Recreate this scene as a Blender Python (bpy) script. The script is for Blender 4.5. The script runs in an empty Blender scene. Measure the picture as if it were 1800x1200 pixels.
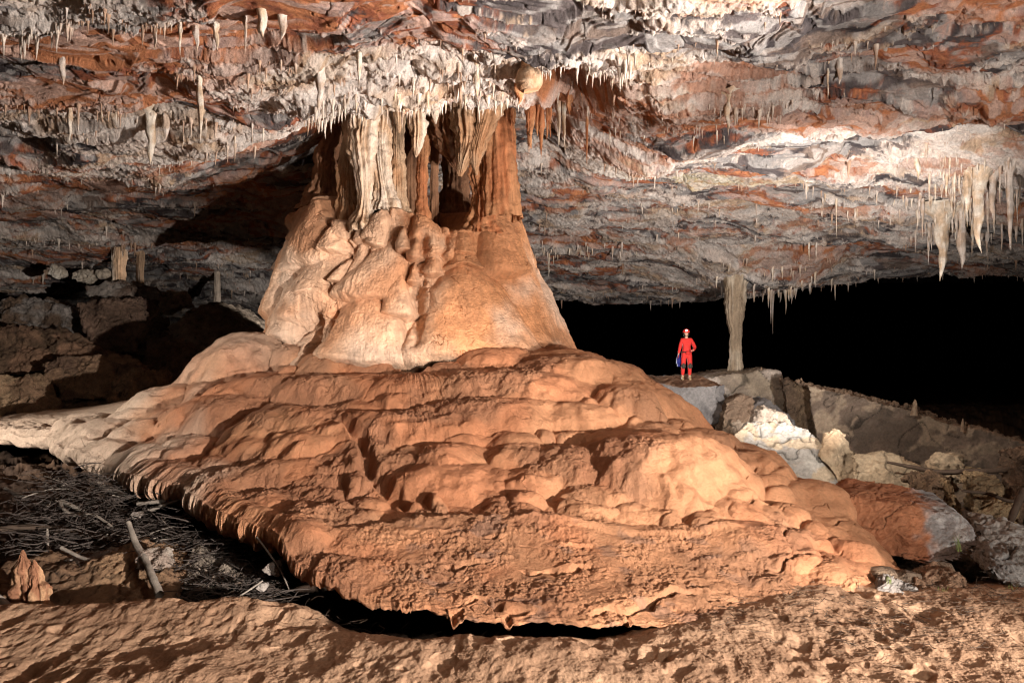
import bpy, bmesh, math, random
import numpy as np
from mathutils import Vector
R = math.radians
sc = bpy.context.scene
F = 1400.0                                   # focal length in photo pixels (1800 wide)

def P(px, py, Y):                            # photo pixel + distance -> point in the cave
    return np.array([(px-900)/F*Y, Y, (600-py)/F*Y])

# ---------------------------------------------------------------- camera, world, flashes, exposure
cam = bpy.data.objects.new('camera', bpy.data.cameras.new('camera'))
sc.collection.objects.link(cam)
cam.location = (0, 0, 0); cam.rotation_euler = (R(90), 0, 0)
cam.data.sensor_width = 36; cam.data.lens = 36*F/1800
cam.data.clip_start = 0.1; cam.data.clip_end = 500
sc.camera = cam

w = bpy.data.worlds.new('World'); sc.world = w; w.use_nodes = True
w.node_tree.nodes['Background'].inputs[0].default_value = (0.6, 0.7, 1.0, 1)
w.node_tree.nodes['Background'].inputs[1].default_value = 0.0

def flash(name, loc, target, power, size=60, blend=.5, radius=.12, col=(1, .95, .9)):
    l = bpy.data.lights.new(name, 'SPOT'); l.energy = power; l.spot_size = R(size); l.spot_blend = blend
    l.shadow_soft_size = radius; l.color = col
    o = bpy.data.objects.new(name, l); sc.collection.objects.link(o)
    o.location = loc
    d = Vector(target)-Vector(loc)
    o.rotation_euler = d.to_track_quat('-Z', 'Y').to_euler()
    return o
flash('flash_key', (10.0, -3.0, -1.0), (-5.4, 15.0, -5.9), 29000, 46, .5, .12, (1, .96, .92))          # the photographer's main flash, right of the camera
flash('flash_ceiling', (13.0, 7.0, -2.4), (-8.0, 12.2, 7.0), 23000, 52, .7, .12, (1, .96, .93))
flash('fill_right', (11.5, -2.0, -.8), (6.6, 12.0, -2.7), 7000, 30, .6, .1, (1, .96, .92))  # added lamp: brightens the right front rocks outside the key's cone
flash('flash_column', (8.0, 3.0, -1.9), (-2.2, 19, 2.9), 7500, 24, .5, .1, (1, .93, .87))
flash('fill_ceiling_right', (9.5, 4.0, -1.6), (4.0, 16, 6.0), 5400, 80, .8, .12, (1, .96, .93))  # added lamp to fill the right half of the ceiling
flash('flash_ceiling_far', (7.6, 15.0, -1.4), (6.0, 24, 4.8), 4600, 110, .8, .14, (1, .97, .95))
flash('flash_rocks', (4.7, 14.6, .9), (10.2, 20.5, -2.6), 950, 80, .6, .1, (1, .95, .88))
flash('flash_caver', (4.6, 24.5, -.2), (7.4, 29.5, .2), 230, 60, .6, .08, (1, .97, .95))
flash('flash_behind_caver', (5.4, 32.5, -.9), (5.9, 27.5, -.6), 500, 70, .6, .08, (1, 1, 1))
flash('flash_far_left', (-6.5, 27.5, .4), (-15.5, 35, .9), 950, 60, .6, .1, (1, .98, .96))
flash('flash_left_edge', (-17.0, 12.5, .2), (-8.0, 17, -1.2), 4800, 40, .7, .1, (1, .96, .9))
flash('flash_sand', (6.0, -0.5, .9), (1.8, 8.2, -3.4), 1350, 56, .7, .1, (1, .93, .86))

flash('fill_left_rocks', (-9.5, 14.5, .6), (-14.0, 25, -2.6), 85, 52, .8, .1, (1, .85, .7))  # added weak warm lamp that lifts the dark left boulders

sc.view_settings.view_transform = 'Standard'; sc.view_settings.look = 'None'
sc.view_settings.exposure = 0.3; sc.view_settings.gamma = 1
sc.cycles.use_denoising = True; sc.cycles.filter_width = 1.15
sc.cycles.max_bounces = 5; sc.cycles.diffuse_bounces = 2; sc.cycles.glossy_bounces = 1

# ---------------------------------------------------------------- noise
def _hash(ix, iy, iz, s):
    h = (ix.astype(np.int64)*374761393 + iy.astype(np.int64)*668265263 + iz*2147483647 + s*974634777) & 0xffffffff
    h = ((h ^ (h >> 13))*1274126177) & 0xffffffff
    return (h ^ (h >> 16)) & 0xffffffff
_ang = np.linspace(0, 2*np.pi, 256, endpoint=False)
_gx = np.cos(_ang).astype(np.float32); _gy = np.sin(_ang).astype(np.float32)
_rng = np.random.RandomState(5)
_g3 = _rng.normal(size=(256, 3)); _g3 = (_g3/np.linalg.norm(_g3, axis=1)[:, None]).astype(np.float32)
def pn2(x, y, s=0):
    x = np.asarray(x, np.float32); y = np.asarray(y, np.float32)
    xi = np.floor(x); yi = np.floor(y); xf = x-xi; yf = y-yi
    u = xf*xf*xf*(xf*(xf*6-15)+10); v = yf*yf*yf*(yf*(yf*6-15)+10)
    def g(dx, dy):
        h = _hash(xi+dx, yi+dy, 0, s) & 255
        return _gx[h]*(xf-dx)+_gy[h]*(yf-dy)
    a = g(0, 0); b = g(1, 0); c = g(0, 1); d = g(1, 1)
    return (a+(b-a)*u + ((c+(d-c)*u)-(a+(b-a)*u))*v)*1.5
def fbm2(x, y, o=4, s=0, gain=.5):
    r = 0; a = 1
    for k in range(o):
        r = r + a*pn2(x*2**k+k*7.3, y*2**k+k*3.1, s+k*17); a *= gain
    return r
def rid2(x, y, o=4, s=0, gain=.5):
    r = 0; a = 1
    for k in range(o):
        r = r + a*(1-2*np.abs(pn2(x*2**k+k*7.3, y*2**k+k*3.1, s+k*17))); a *= gain
    return r
def pn3(p, s=0):
    p = np.asarray(p, np.float32); pi = np.floor(p); f = p-pi
    u = f*f*f*(f*(f*6-15)+10)
    def g(a, b, c):
        h = _hash(pi[:, 0]+a, pi[:, 1]+b, (pi[:, 2]+c).astype(np.int64), s) & 255
        G = _g3[h]; return G[:, 0]*(f[:, 0]-a)+G[:, 1]*(f[:, 1]-b)+G[:, 2]*(f[:, 2]-c)
    L = lambda a, b, t: a+(b-a)*t
    return L(L(L(g(0, 0, 0), g(1, 0, 0), u[:, 0]), L(g(0, 1, 0), g(1, 1, 0), u[:, 0]), u[:, 1]),
             L(L(g(0, 0, 1), g(1, 0, 1), u[:, 0]), L(g(0, 1, 1), g(1, 1, 1), u[:, 0]), u[:, 1]), u[:, 2])*1.6
def fbm3(p, o=4, s=0, gain=.5):
    r = 0; a = 1
    for k in range(o):
        r = r+a*pn3(p*2**k+k*5.7, s+k*13); a *= gain
    return r
def wor2(x, y, s=0):
    xi = np.floor(x); yi = np.floor(y)
    f1 = np.full(x.shape, 9., np.float32); f2 = f1.copy(); cid = np.zeros(x.shape, np.int64)
    for dx in (-1, 0, 1):
        for dy in (-1, 0, 1):
            h = _hash(xi+dx, yi+dy, 0, s)
            px = xi+dx+(h & 1023)/1023.; py = yi+dy+((h >> 10) & 1023)/1023.
            d = np.sqrt((px-x)**2+(py-y)**2).astype(np.float32)
            n = d < f1
            f2 = np.where(n, f1, np.minimum(f2, d)); f1 = np.where(n, d, f1); cid = np.where(n, h >> 3, cid)
    return f1, f2, (cid & 4095)/4095.
def ss(a, b, x):
    t = np.clip((x-a)/(b-a), 0, 1); return t*t*(3-2*t)
def table(rows, cols, T, r, c):              # Catmull-Rom through a table of heights
    T = np.asarray(T, np.float64)
    fi = np.interp(r, rows, np.arange(len(rows))); fj = np.interp(c, cols, np.arange(len(cols)))
    i = np.clip(np.floor(fi).astype(int), 0, len(rows)-2); j = np.clip(np.floor(fj).astype(int), 0, len(cols)-2)
    u = fi-i; v = fj-j
    def w4(t): return (-.5*t+t*t-.5*t**3, 1-2.5*t*t+1.5*t**3, .5*t+2*t*t-1.5*t**3, -.5*t*t+.5*t**3)
    wu = w4(u); wv = w4(v); out = 0
    for a in range(4):
        ia = np.clip(i+a-1, 0, len(rows)-1)
        row = 0
        for b in range(4):
            row = row+wv[b]*T[ia, np.clip(j+b-1, 0, len(cols)-1)]
        out = out+wu[a]*row
    return out

# ---------------------------------------------------------------- mesh helpers
def mesh_np(name, V, Q, mat, col=None, parent=None, smooth=True):
    me = bpy.data.meshes.new(name)
    V = np.ascontiguousarray(V, np.float32); Q = np.ascontiguousarray(Q, np.int32)
    n = Q.shape[1]
    me.vertices.add(len(V)); me.vertices.foreach_set('co', V.ravel())
    me.loops.add(Q.size); me.loops.foreach_set('vertex_index', Q.ravel())
    me.polygons.add(len(Q)); me.polygons.foreach_set('loop_start', np.arange(0, Q.size, n, dtype=np.int32))
    me.polygons.foreach_set('use_smooth', np.full(len(Q), smooth))
    me.update(calc_edges=True)
    if col is not None:
        c = np.ones((len(V), 4), np.float32); c[:, :3] = col
        a = me.attributes.new('Col', 'FLOAT_COLOR', 'POINT'); a.data.foreach_set('color', c.ravel())
    me.materials.append(mat)
    o = bpy.data.objects.new(name, me); sc.collection.objects.link(o)
    if parent: o.parent = parent
    return o
def gridq(nr, nc, wrap=False):
    i = np.arange(nr-1)[:, None]; m = nc if wrap else nc-1
    j = np.arange(m)[None, :]; j2 = (j+1) % nc
    return np.stack([i*nc+j, i*nc+j2, (i+1)*nc+j2, (i+1)*nc+j], -1).reshape(-1, 4)
def tag(o, label=None, cat=None, group=None, kind=None):
    if label: o['label'] = label
    if cat: o['category'] = cat
    if group: o['group'] = group
    if kind: o['kind'] = kind
    return o
def empty(name, loc):
    o = bpy.data.objects.new(name, None); sc.collection.objects.link(o); o.location = loc; o.empty_display_size = .2
    return o
def lin(*c): return np.array(c, np.float32)
def mixc(a, b, t): return a+(b-a)*t[:, None]

# ---------------------------------------------------------------- materials
def mat(name, bump=((18, .6, .03),), var=.25, rough=.85, scale=4.0, streak=None, tint=None, base=None, spec=.25, speck=0):
    m = bpy.data.materials.new(name); m.use_nodes = True; nt = m.node_tree; N = nt.nodes; L = nt.links
    b = N['Principled BSDF']; b.inputs['Roughness'].default_value = rough
    b.inputs['Specular IOR Level'].default_value = spec
    tc = N.new('ShaderNodeTexCoord'); co = tc.outputs['Object']
    if base is None:
        at = N.new('ShaderNodeAttribute'); at.attribute_name = 'Col'; c = at.outputs['Color']
    else:
        at = N.new('ShaderNodeRGB'); at.outputs[0].default_value = (*base, 1); c = at.outputs[0]
    def noise(s, d=8, vec=co, r=.6):
        n = N.new('ShaderNodeTexNoise'); n.inputs['Scale'].default_value = s; n.inputs['Detail'].default_value = d
        n.inputs['Roughness'].default_value = r; L.new(vec, n.inputs['Vector']); return n.outputs['Fac']
    def mapr(x, a, bb, lo, hi):
        r = N.new('ShaderNodeMapRange'); L.new(x, r.inputs[0])
        for k, v in zip((1, 2, 3, 4), (a, bb, lo, hi)): r.inputs[k].default_value = v
        return r.outputs[0]
    def mul(a, f):
        mx = N.new('ShaderNodeMix'); mx.data_type = 'RGBA'; mx.blend_type = 'MULTIPLY'; mx.inputs[0].default_value = 1
        L.new(a, mx.inputs[6]); L.new(f, mx.inputs[7]); return mx.outputs[2]
    c = mul(c, mapr(noise(scale), .3, .7, 1-var, 1+var))
    c = mul(c, mapr(noise(scale*9, 4), .3, .7, 1-var*.7, 1+var*.7))
    if streak:                                # vertical mineral streaks
        mp = N.new('ShaderNodeMapping'); mp.inputs['Scale'].default_value = (streak, streak, streak*.09); L.new(co, mp.inputs[0])
        c = mul(c, mapr(noise(1, 5, mp.outputs[0]), .35, .65, .78, 1.18))
    if tint is not None:
        mx = N.new('ShaderNodeMix'); mx.data_type = 'RGBA'; L.new(mapr(noise(scale*.45, 6), .5, .66, 0, .8), mx.inputs[0])
        L.new(c, mx.inputs[6]); mx.inputs[7].default_value = (*tint, 1); c = mx.outputs[2]
    if speck:
        c = mul(c, mapr(noise(scale*30, 2), .36, .46, 1-speck, 1))
    L.new(c, b.inputs['Base Color'])
    prev = None
    for s, st, dist in bump:
        bp = N.new('ShaderNodeBump'); bp.inputs['Strength'].default_value = st; bp.inputs['Distance'].default_value = dist
        L.new(noise(s, 5, r=.68), bp.inputs['Height'])
        if prev: L.new(prev, bp.inputs['Normal'])
        prev = bp.outputs[0]
    if prev: L.new(prev, b.inputs['Normal'])
    return m
M_ceil = mat('ceiling_rock', ((9, .8, .06), (30, 1, .035), (80, 1, .012)), .3, .8, 2.2, speck=.25)
M_flow = mat('flowstone', ((10, .8, .05), (34, 1, .03), (95, 1, .012)), .16, .8, 2.0)
M_cone = mat('column_flowstone', ((9, .6, .045), (32, .9, .022), (90, .9, .01)), .14, .7, 1.6, streak=7, spec=.3)
M_drip = mat('dripstone', ((16, .7, .05), (60, .6, .012)), .2, .8, 5, streak=9)
M_sand = mat('sand', ((22, .5, .015), (80, .8, .008)), .14, .95, 3, spec=.1, speck=.15)
M_rub = mat('rubble', ((6, .9, .12), (40, .8, .03)), .35, .9, 3)
M_rock = mat('fallen_rock', ((6, .7, .07), (28, 1, .03), (90, 1, .01)), .3, .85, 1.6)
M_rough = mat('rough_rock', ((5, 1, .15), (22, 1, .06)), .4, .9, 3)
M_wood = mat('driftwood', ((30, .6, .01),), .3, .85, 8, base=(.27, .22, .175))
M_twig = mat('weathered_twigs', ((30, .6, .01),), .4, .85, 8, base=(.07, .052, .042))
M_darkwood = mat('dark_wood', ((30, .6, .01),), .3, .85, 8, base=(.07, .045, .03))
M_litter = mat('litter', ((20, .8, .02),), .5, .9, 10)

# ---------------------------------------------------------------- ceiling
CY = [3, 8, 12, 14, 16, 17, 18.5, 20, 22, 25, 28, 31, 34, 38, 43, 50, 70, 110]
CX = [-900, -300, 0, 300, 500, 620, 800, 950, 1050, 1150, 1300, 1500, 1800, 2200, 2800]
def colz(*z): return z
CT = np.array([
#   3    8    12   14   16   17   18.5 20   22   25   28   31   34   38   43   50  70  110
 colz(5.0, 5.1, 5.1, 5.0, 4.9, 4.8, 4.7, 4.6, 4.5, 4.3, 4.0, 3.6, 3.2, 2.6, 1.9, 1.0, -1, -3),
 colz(5.0, 5.1, 5.1, 5.0, 4.8, 4.7, 4.6, 4.5, 4.5, 4.3, 4.1, 3.7, 3.3, 2.6, 1.6, 0.2, -2, -4),
 colz(5.0, 5.1, 5.1, 5.0, 4.75, 4.65, 4.55, 4.5, 4.5, 4.4, 4.2, 3.8, 3.3, 2.5, 1.4, -.2, -3, -5),
 colz(5.0, 5.1, 5.1, 5.0, 4.75, 4.6, 4.5, 4.5, 4.5, 4.4, 4.2, 3.8, 3.3, 2.4, 1.2, -.5, -3, -5),
 colz(5.0, 5.1, 5.1, 5.0, 4.65, 4.55, 4.9, 5.0, 4.8, 4.5, 4.2, 3.8, 3.2, 2.2, 1.0, -.7, -3, -5),
 colz(5.0, 5.1, 5.1, 5.0, 4.85, 5.0, 5.5, 5.6, 5.3, 4.8, 4.4, 3.8, 3.0, 2.0, .8, -.8, -3, -5),
 colz(5.0, 5.1, 5.1, 5.05, 5.0, 5.2, 5.6, 5.7, 5.4, 4.9, 4.3, 3.7, 2.8, 1.6, 1.0, 1.0, 2, 3),
 colz(5.0, 5.1, 5.1, 5.0, 5.0, 5.3, 5.6, 5.6, 5.2, 4.7, 4.2, 3.5, 2.8, 2.1, 2.3, 3.4, 5, 6),
 colz(5.0, 5.1, 5.1, 5.0, 4.95, 5.1, 5.1, 4.9, 4.6, 4.4, 4.0, 3.4, 2.7, 2.0, 2.6, 4, 6, 7),
 colz(5.0, 5.1, 5.1, 4.9, 4.7, 4.6, 4.5, 4.5, 4.5, 4.3, 3.9, 3.2, 2.5, 2.0, 2.8, 5, 7, 8),
 colz(5.0, 5.1, 5.1, 4.9, 4.7, 4.65, 4.6, 4.55, 4.45, 4.2, 3.6, 2.1, 2.1, 2.6, 3.6, 5, 7, 8),
 colz(5.0, 5.1, 5.1, 4.9, 4.7, 4.65, 4.55, 4.4, 4.3, 3.9, 3.3, 2.7, 2.8, 3.5, 4.4, 5.5, 7, 8),
 colz(5.0, 5.1, 5.1, 4.9, 4.6, 4.4, 4.1, 4.05, 3.9, 3.3, 2.9, 2.8, 3.2, 3.8, 4.6, 5.5, 7, 8),
 colz(5.0, 5.1, 5.1, 4.9, 4.5, 4.2, 4.0, 3.9, 3.6, 3.0, 2.5, 2.4, 2.9, 3.6, 4.4, 5.5, 7, 8),
 colz(5.0, 5.1, 5.0, 4.7, 4.3, 4.0, 3.8, 3.5, 3.0, 2.4, 2.2, 2.3, 2.6, 3.2, 4, 5, 6, 7)]).T
_lc = np.log(CY)
def ceil_base(x, y): return table(_lc, CX, CT, np.log(y), 900+F*x/y)
def blob(x, y, px, Y, rx, ry):
    cx = (px-900)/F*Y
    return np.exp(-(((x-cx)/rx)**2+((y-Y)/ry)**2))
def ceil_full(x, y, want=False):
    z0 = ceil_base(x, y)
    wx = fbm2(x*.35, y*.35, 3, 3)*.8; wy = fbm2(x*.3, y*.5, 4, 4)*.55
    X = x+wx; Y = y+wy
    near = ss(4, 9, y)
    b = fbm2(X*.12+.05*Y, Y*.38-.03*X, 3, 11)*3.0
    fr = b-np.floor(b); q = np.floor(b)+ss(.72, 1, fr)
    z = z0+.15*q*near*(1-.45*ss(18, 25, y))
    b2 = (fbm2(X*.5, Y*.9, 3, 21)+.15*b)*5; f2 = b2-np.floor(b2)
    z = z+.035*(np.floor(b2)+ss(.8, 1, f2))
    z = z+fbm2(x*.5, y*.7, 3, 31)*.06+fbm2(x*2.2, y*3.4, 3, 32)*.012
    # crust cover
    m = fbm2(X*.22, Y*.6, 5, 41, .6)-.15
    canopy = blob(x, y, 760, 15.4, 3.6, 1.6)+blob(x, y, 1000, 14.2, 1.6, 1.0)
    canopy = np.clip(canopy, 0, 1)
    m = m+canopy*1.0+.5*blob(x, y, 240, 17.5, 2.5, 1.6)+.5*blob(x, y, 1290, 31, 2.2, 3)+.55*blob(x, y, 1200, 14.6, 2.2, .9)
    m = m-1.6*blob(x, y, 1180, 12.8, 2.3, .8)-.4*blob(x, y, 1500, 17.5, 2.5, .7)-.5*blob(x, y, 150, 13.0, 2.5, .7)-.5*blob(x, y, 1650, 16.5, 1.5, .8)
    m = m+.7*blob(x, y, 1220, 25.5, 3, 2)+.6*blob(x, y, 1730, 18.5, 2.2, 2.2)+.3*blob(x, y, 1700, 21, 3, 3)+.4*ss(33, 38, y)*rid2(x*.8, y*1.5, 3, 5)*.5
    m = m-1.3*blob(x, y, 1000, 15.6, .9, 1.2)
    crust = ss(-.08, .22, m+fbm2(x*2.5, y*3.2, 5, 43, .75)*.36)
    f1, f2, cid = wor2(x*4.2+wx*2, y*4.2, 51)
    g1, g2, gid = wor2(x*11, y*11, 52)
    z = z-crust*(.05*(1-f1)*ss(-.4, .5, pn2(x*1.3, y*1.3, 56))+.035*(1-g1)+.03*fbm2(x*9, y*9, 2, 53))
    z = z-canopy*(.12*(1-f1)+.30*np.abs(fbm2(x*.9, y*1.4, 4, 57)))
    z = z+.006*fbm2(x*14, y*22, 2, 54)*(1-crust)
    cav = ss(.3, .75, blob(x, y, 1000, 15.6, 1.0, 1.5)+.12*fbm2(x*2, y*2, 2, 58)); z = z+1.1*cav
    # cracks in the bare beds
    cr = np.abs(fbm2(X*.7+2, Y*1.4, 4, 61)); z = z+.10*(1-ss(0, .035, cr))*(1-.4*crust)
    if not want: return z
    return z, crust, canopy, X, Y, cid
def hit_ceiling(px, py, lo=9, hi=42):
    Ys = np.exp(np.linspace(np.log(lo), np.log(hi), 500)); x = (px-900)/F*Ys
    z = ceil_full(x, Ys); pj = 600-F*z/Ys
    k = np.argmax(pj >= py)
    if pj[k] < py: k = int(np.argmin(np.abs(pj-py)))
    return np.array([x[k], Ys[k], z[k]])
nc, nr = 1750, 1150
u = np.concatenate([np.linspace(-1.15, -.70, 90)[:-1], np.linspace(-.70, .70, nc), np.linspace(.70, 1.15, 90)[1:]])
yy = np.concatenate([np.exp(np.linspace(np.log(3.2), np.log(10.8), 120))[:-1], np.exp(np.linspace(np.log(10.8), np.log(42), nr)), np.exp(np.linspace(np.log(42), np.log(108), 60))[1:]])
YY, UU = np.meshgrid(yy, u, indexing='ij'); x = (UU*YY).ravel(); y = YY.ravel()
z, crust, canopy, X, Yw, cid = ceil_full(x, y, True)
grey = lin(.11, .085, .078); dk = lin(.042, .033, .033); rust = lin(.33, .095, .04); orange = lin(.47, .185, .078)
white = lin(.60, .485, .405); cream = lin(.47, .32, .21); sulfur = lin(.42, .36, .17)
cl = mixc(dk, grey, ss(-.6, .5, fbm2(X*.3, Yw*1.0, 6, 71, .65)))
cl = mixc(cl, lin(.22, .155, .12), ss(-.1, .6, fbm2(X*.5, Yw*1.6, 6, 72, .7)))
rm = fbm2(X*.2, Yw*.6, 6, 73, .65)+.24*fbm2(x*4, y*5, 4, 79, .7)+.10+.35*blob(x, y, 250, 14, 5, 2.2)-.25*ss(36,40,y)-.22*ss(19, 25, y)*ss(700, 900, 900+F*x/y)+.9*blob(x, y, 120, 15.6, 2.2, .8)+.8*blob(x, y, 1650, 15.8, 3, .8)+.5*blob(x, y, 440, 25, 2, 2)+.5*blob(x, y, 150, 22.5, 4, 1.6)\
   +.4*blob(x, y, 1500, 12.6, 3, .5)+.4*blob(x, y, 1300, 25, 3, 1.2)+2.6*blob(x, y, 1000, 15.6, 1.0, 1.4)-1.5*blob(x, y, 1180, 12.8, 2.5, .9)-.5*blob(x, y, 1500, 17.5, 2.5, .7)-.6*ss(34, 38, y)
cl = mixc(cl, rust, ss(-.02, .4, rm)*.85)
cl = mixc(cl, orange, ss(.3, .75, rm+.35*fbm2(x*4, y*4, 3, 74))*.8)
wc = mixc(white, cream, ss(0, .5, fbm2(x*.5, y*.8, 4, 75)))
wc = mixc(wc, lin(.42, .20, .12), ss(.1, .5, rm+.3*fbm2(x*2, y*2, 3, 78)-.9*canopy)*.8)
wc = mixc(wc, sulfur, .6*blob(x, y, 1230, 21.5, 2.4, .9))
cl = mixc(cl, wc, crust*(.82+.18*ss(-.3, .3, fbm2(x*6, y*6, 2, 76))))
cl = mixc(cl, lin(.66, .6, .54), ss(.72, .78, np.abs(fbm2(X*.9, Yw*2.1, 3, 77)*.5)+.62)*.35)
ce = mesh_np('cave_ceiling', np.stack([x, y, z], 1), gridq(len(yy), len(u)), M_ceil, cl)
tag(ce, kind='structure'); del YY, UU, X, Yw, cl, wc

# ---------------------------------------------------------------- ground
GY = [2, 6, 7.4, 8.2, 8.8, 9.5, 10.2, 11.2, 13, 15, 17.5, 20, 23, 27, 31, 36, 45, 60, 110]
GX = [-900, -200, 0, 300, 520, 640, 800, 1000, 1080, 1200, 1400, 1600, 1800, 2200, 2800]
GT = np.array([
#   2    6    7.4   8.2   8.8   9.5   10.2  11.2  13    15    17.5  20    23    27    31   36   45  60  110
 (-3.2, -3.2, -3.2, -3.2, -3.2, -3.2, -3.5, -3.9, -3.9, -3.6, -3.1, -2.5, -1.6, -.6, .4, 1.2, 2, 2, 2),
 (-3.2, -3.2, -3.2, -3.2, -3.2, -3.2, -3.6, -3.6, -3.0, -2.6, -2.5, -2.4, -1.7, -.6, .4, 1.2, 1.5, 1.5, 1),
 (-3.2, -3.2, -3.2, -3.2, -3.2, -3.22, -3.75, -3.6, -3.0, -2.6, -2.6, -2.5, -1.9, -.6, .5, 1.1, 1.2, 1, 0),
 (-3.2, -3.2, -3.2, -3.2, -3.2, -3.15, -3.75, -3.65, -3.15, -2.9, -2.9, -2.9, -2.2, -.9, .1, .5, .6, 0, -1),
 (-3.2, -3.2, -3.2, -3.2, -3.18, -3.16, -3.75, -3.7, -3.5, -3.5, -3.4, -3.2, -2.6, -1.5, -.5, -.2, 0, -1, -2),
 (-3.2, -3.2, -3.18, -3.13, -3.3, -3.6, -3.9, -4.1, -4.1, -4, -3.6, -3.2, -2.7, -2, -1.5, -1, -1, -2, -3),
 (-3.2, -3.2, -3.18, -3.13, -3.4, -3.7, -4.0, -4.1, -4.1, -4, -3.6, -3.2, -3, -2.5, -2, -2, -3, -4, -5),
 (-3.2, -3.2, -3.18, -3.13, -3.4, -3.7, -4.0, -4.1, -4.1, -4, -3.6, -3.2, -3, -2.5, -2.4, -3, -4, -5, -6),
 (-3.2, -3.2, -3.2, -3.2, -3.3, -3.6, -4.0, -4.1, -4.1, -4, -3.6, -3.2, -3, -2.6, -2.5, -3, -4, -5, -6),
 (-3.2, -3.2, -3.2, -3.17, -3.14, -3.3, -3.7, -4.0, -4.0, -3.8, -3.5, -3.2, -3, -2.6, -2.6, -3, -4, -5, -6),
 (-3.2, -3.2, -3.2, -3.2, -3.16, -3.1, -3.2, -3.6, -3.8, -3.9, -4.1, -4.2, -4.2, -4.0, -3.8, -3, -4, -5, -6),
 (-3.2, -3.2, -3.2, -3.2, -3.18, -3.15, -3.2, -3.5, -3.6, -3.8, -4.1, -4.3, -4.4, -4.4, -4.4, -3, -4, -5, -6),
 (-3.2, -3.2, -3.2, -3.2, -3.18, -3.15, -3.2, -3.4, -3.5, -3.7, -4.0, -4.3, -4.5, -4.5, -4.6, -3, -4, -5, -6),
 (-3.2, -3.2, -3.2, -3.2, -3.2, -3.2, -3.2, -3.3, -3.4, -3.6, -3.9, -4.2, -4.5, -4.5, -4.6, -3, -4, -5, -6),
 (-3.2, -3.2, -3.2, -3.2, -3.2, -3.2, -3.2, -3.2, -3.2, -3.2, -3.1, -3.0, -3, -3, -3, -3, -4, -5, -6)]).T
_lg = np.log(GY)
def ground_base(x, y): return table(_lg, GX, GT, np.log(y), 900+F*x/y)
def ground_full(x, y, want=False):
    z = ground_base(x, y)
    wx = fbm2(x*.9, y*.9, 3, 103)*.35; wy = fbm2(x*.9, y*.9, 3, 104)*.35
    px = 900+F*x/y
    sandm = 1-ss(9.5, 10.3, y+fbm2(x, y, 3, 99)*.3-.9*ss(1100, 1300, px))
    f1, f2, cid = wor2((x+.4*wx)*3.4, (y+.4*wy)*2.2, 105)
    h1, h2, hid = wor2((x+.4*wx)*7.2+3, (y+.4*wy)*4.5, 107)
    dm = ss(-.25, .35, fbm2(x*.7, y*.5, 3, 108)); dent = -.058*(1-ss(.05, .58, f1))*(cid > .38)*(.35+.65*dm)-.022*(1-ss(.1, .5, h1))*(hid > .6)*dm
    ridge = .05*fbm2(x*.5+y*.2, y*.6-x*.2, 3, 106)+.022*rid2(x*1.3+y*.3, y*.8, 3, 119)+.012*fbm2(x*6, y*4, 5, 109, .62)
    z = z+sandm*(dent+ridge+.05)
    rough = 1-sandm
    k1, k2, kid = wor2((x+wx)*1.4, (y+wy)*1.4, 110)
    z = z+rough*(.22*(kid-.5)*ss(0, .12, k2-k1)+.14*fbm2(x*1.5, y*1.5, 5, 111))
    lit = blob(x, y, 1560, 8.6, 1.3, .55)+blob(x, y, 1700, 9.4, .8, .3)+.5*blob(x, y, 1300, 9.0, .6, .25)
    lit = np.clip(lit, 0, 1)*ss(-.25, .25, fbm2(x*3, y*5, 3, 112)+.1)
    z = z+lit*.014*fbm2(x*14, y*14, 3, 113)
    if not want: return z
    return z, sandm, lit
nc, nr = 1300, 560
u = np.concatenate([np.linspace(-1.15, -.70, 60)[:-1], np.linspace(-.70, .70, nc), np.linspace(.70, 1.15, 60)[1:]])
yy = np.concatenate([np.exp(np.linspace(np.log(2.2), np.log(7.0), 60))[:-1], np.exp(np.linspace(np.log(7.0), np.log(11), nr)), np.exp(np.linspace(np.log(11), np.log(108), 420))[1:]])
YY, UU = np.meshgrid(yy, u, indexing='ij'); x = (UU*YY).ravel(); y = YY.ravel()
z, sandm, lit = ground_full(x, y, True)
cl = mixc(lin(.42, .25, .15), lin(.34, .195, .115), ss(-.4, .4, fbm2(x*.8, y*1.5, 4, 121)))
cl = mixc(cl, lin(.13, .075, .045), lit*.55)
pit_shade = (1-ss(11, 19, y))*(1-ss(600, 900, 900+F*x/y))  # shade painted into the pit floor colour so the hollow looks black
cl = mixc(mixc(mixc(lin(.15, .085, .05), lin(.035, .025, .02), pit_shade), lin(.08, .05, .035), ss(-.4, .4, fbm2(x*1.2, y*1.2, 4, 122))), cl, sandm)
gr = mesh_np('ground', np.stack([x, y, z], 1), gridq(len(yy), len(u)), M_sand, cl)
tag(gr, kind='structure'); del YY, UU, cl

# ---------------------------------------------------------------- the flowstone formation: terraces
root = empty('flowstone_column', (-2.5, 20.4, -.3))
tag(root, 'huge orange flowstone mound spreading in terraces and rising into a column that joins the cave ceiling', 'flowstone formation')
OFF = np.array([-2.5, 20.4, -.3])
C0 = np.array([-2.2, 17.6])
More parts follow.
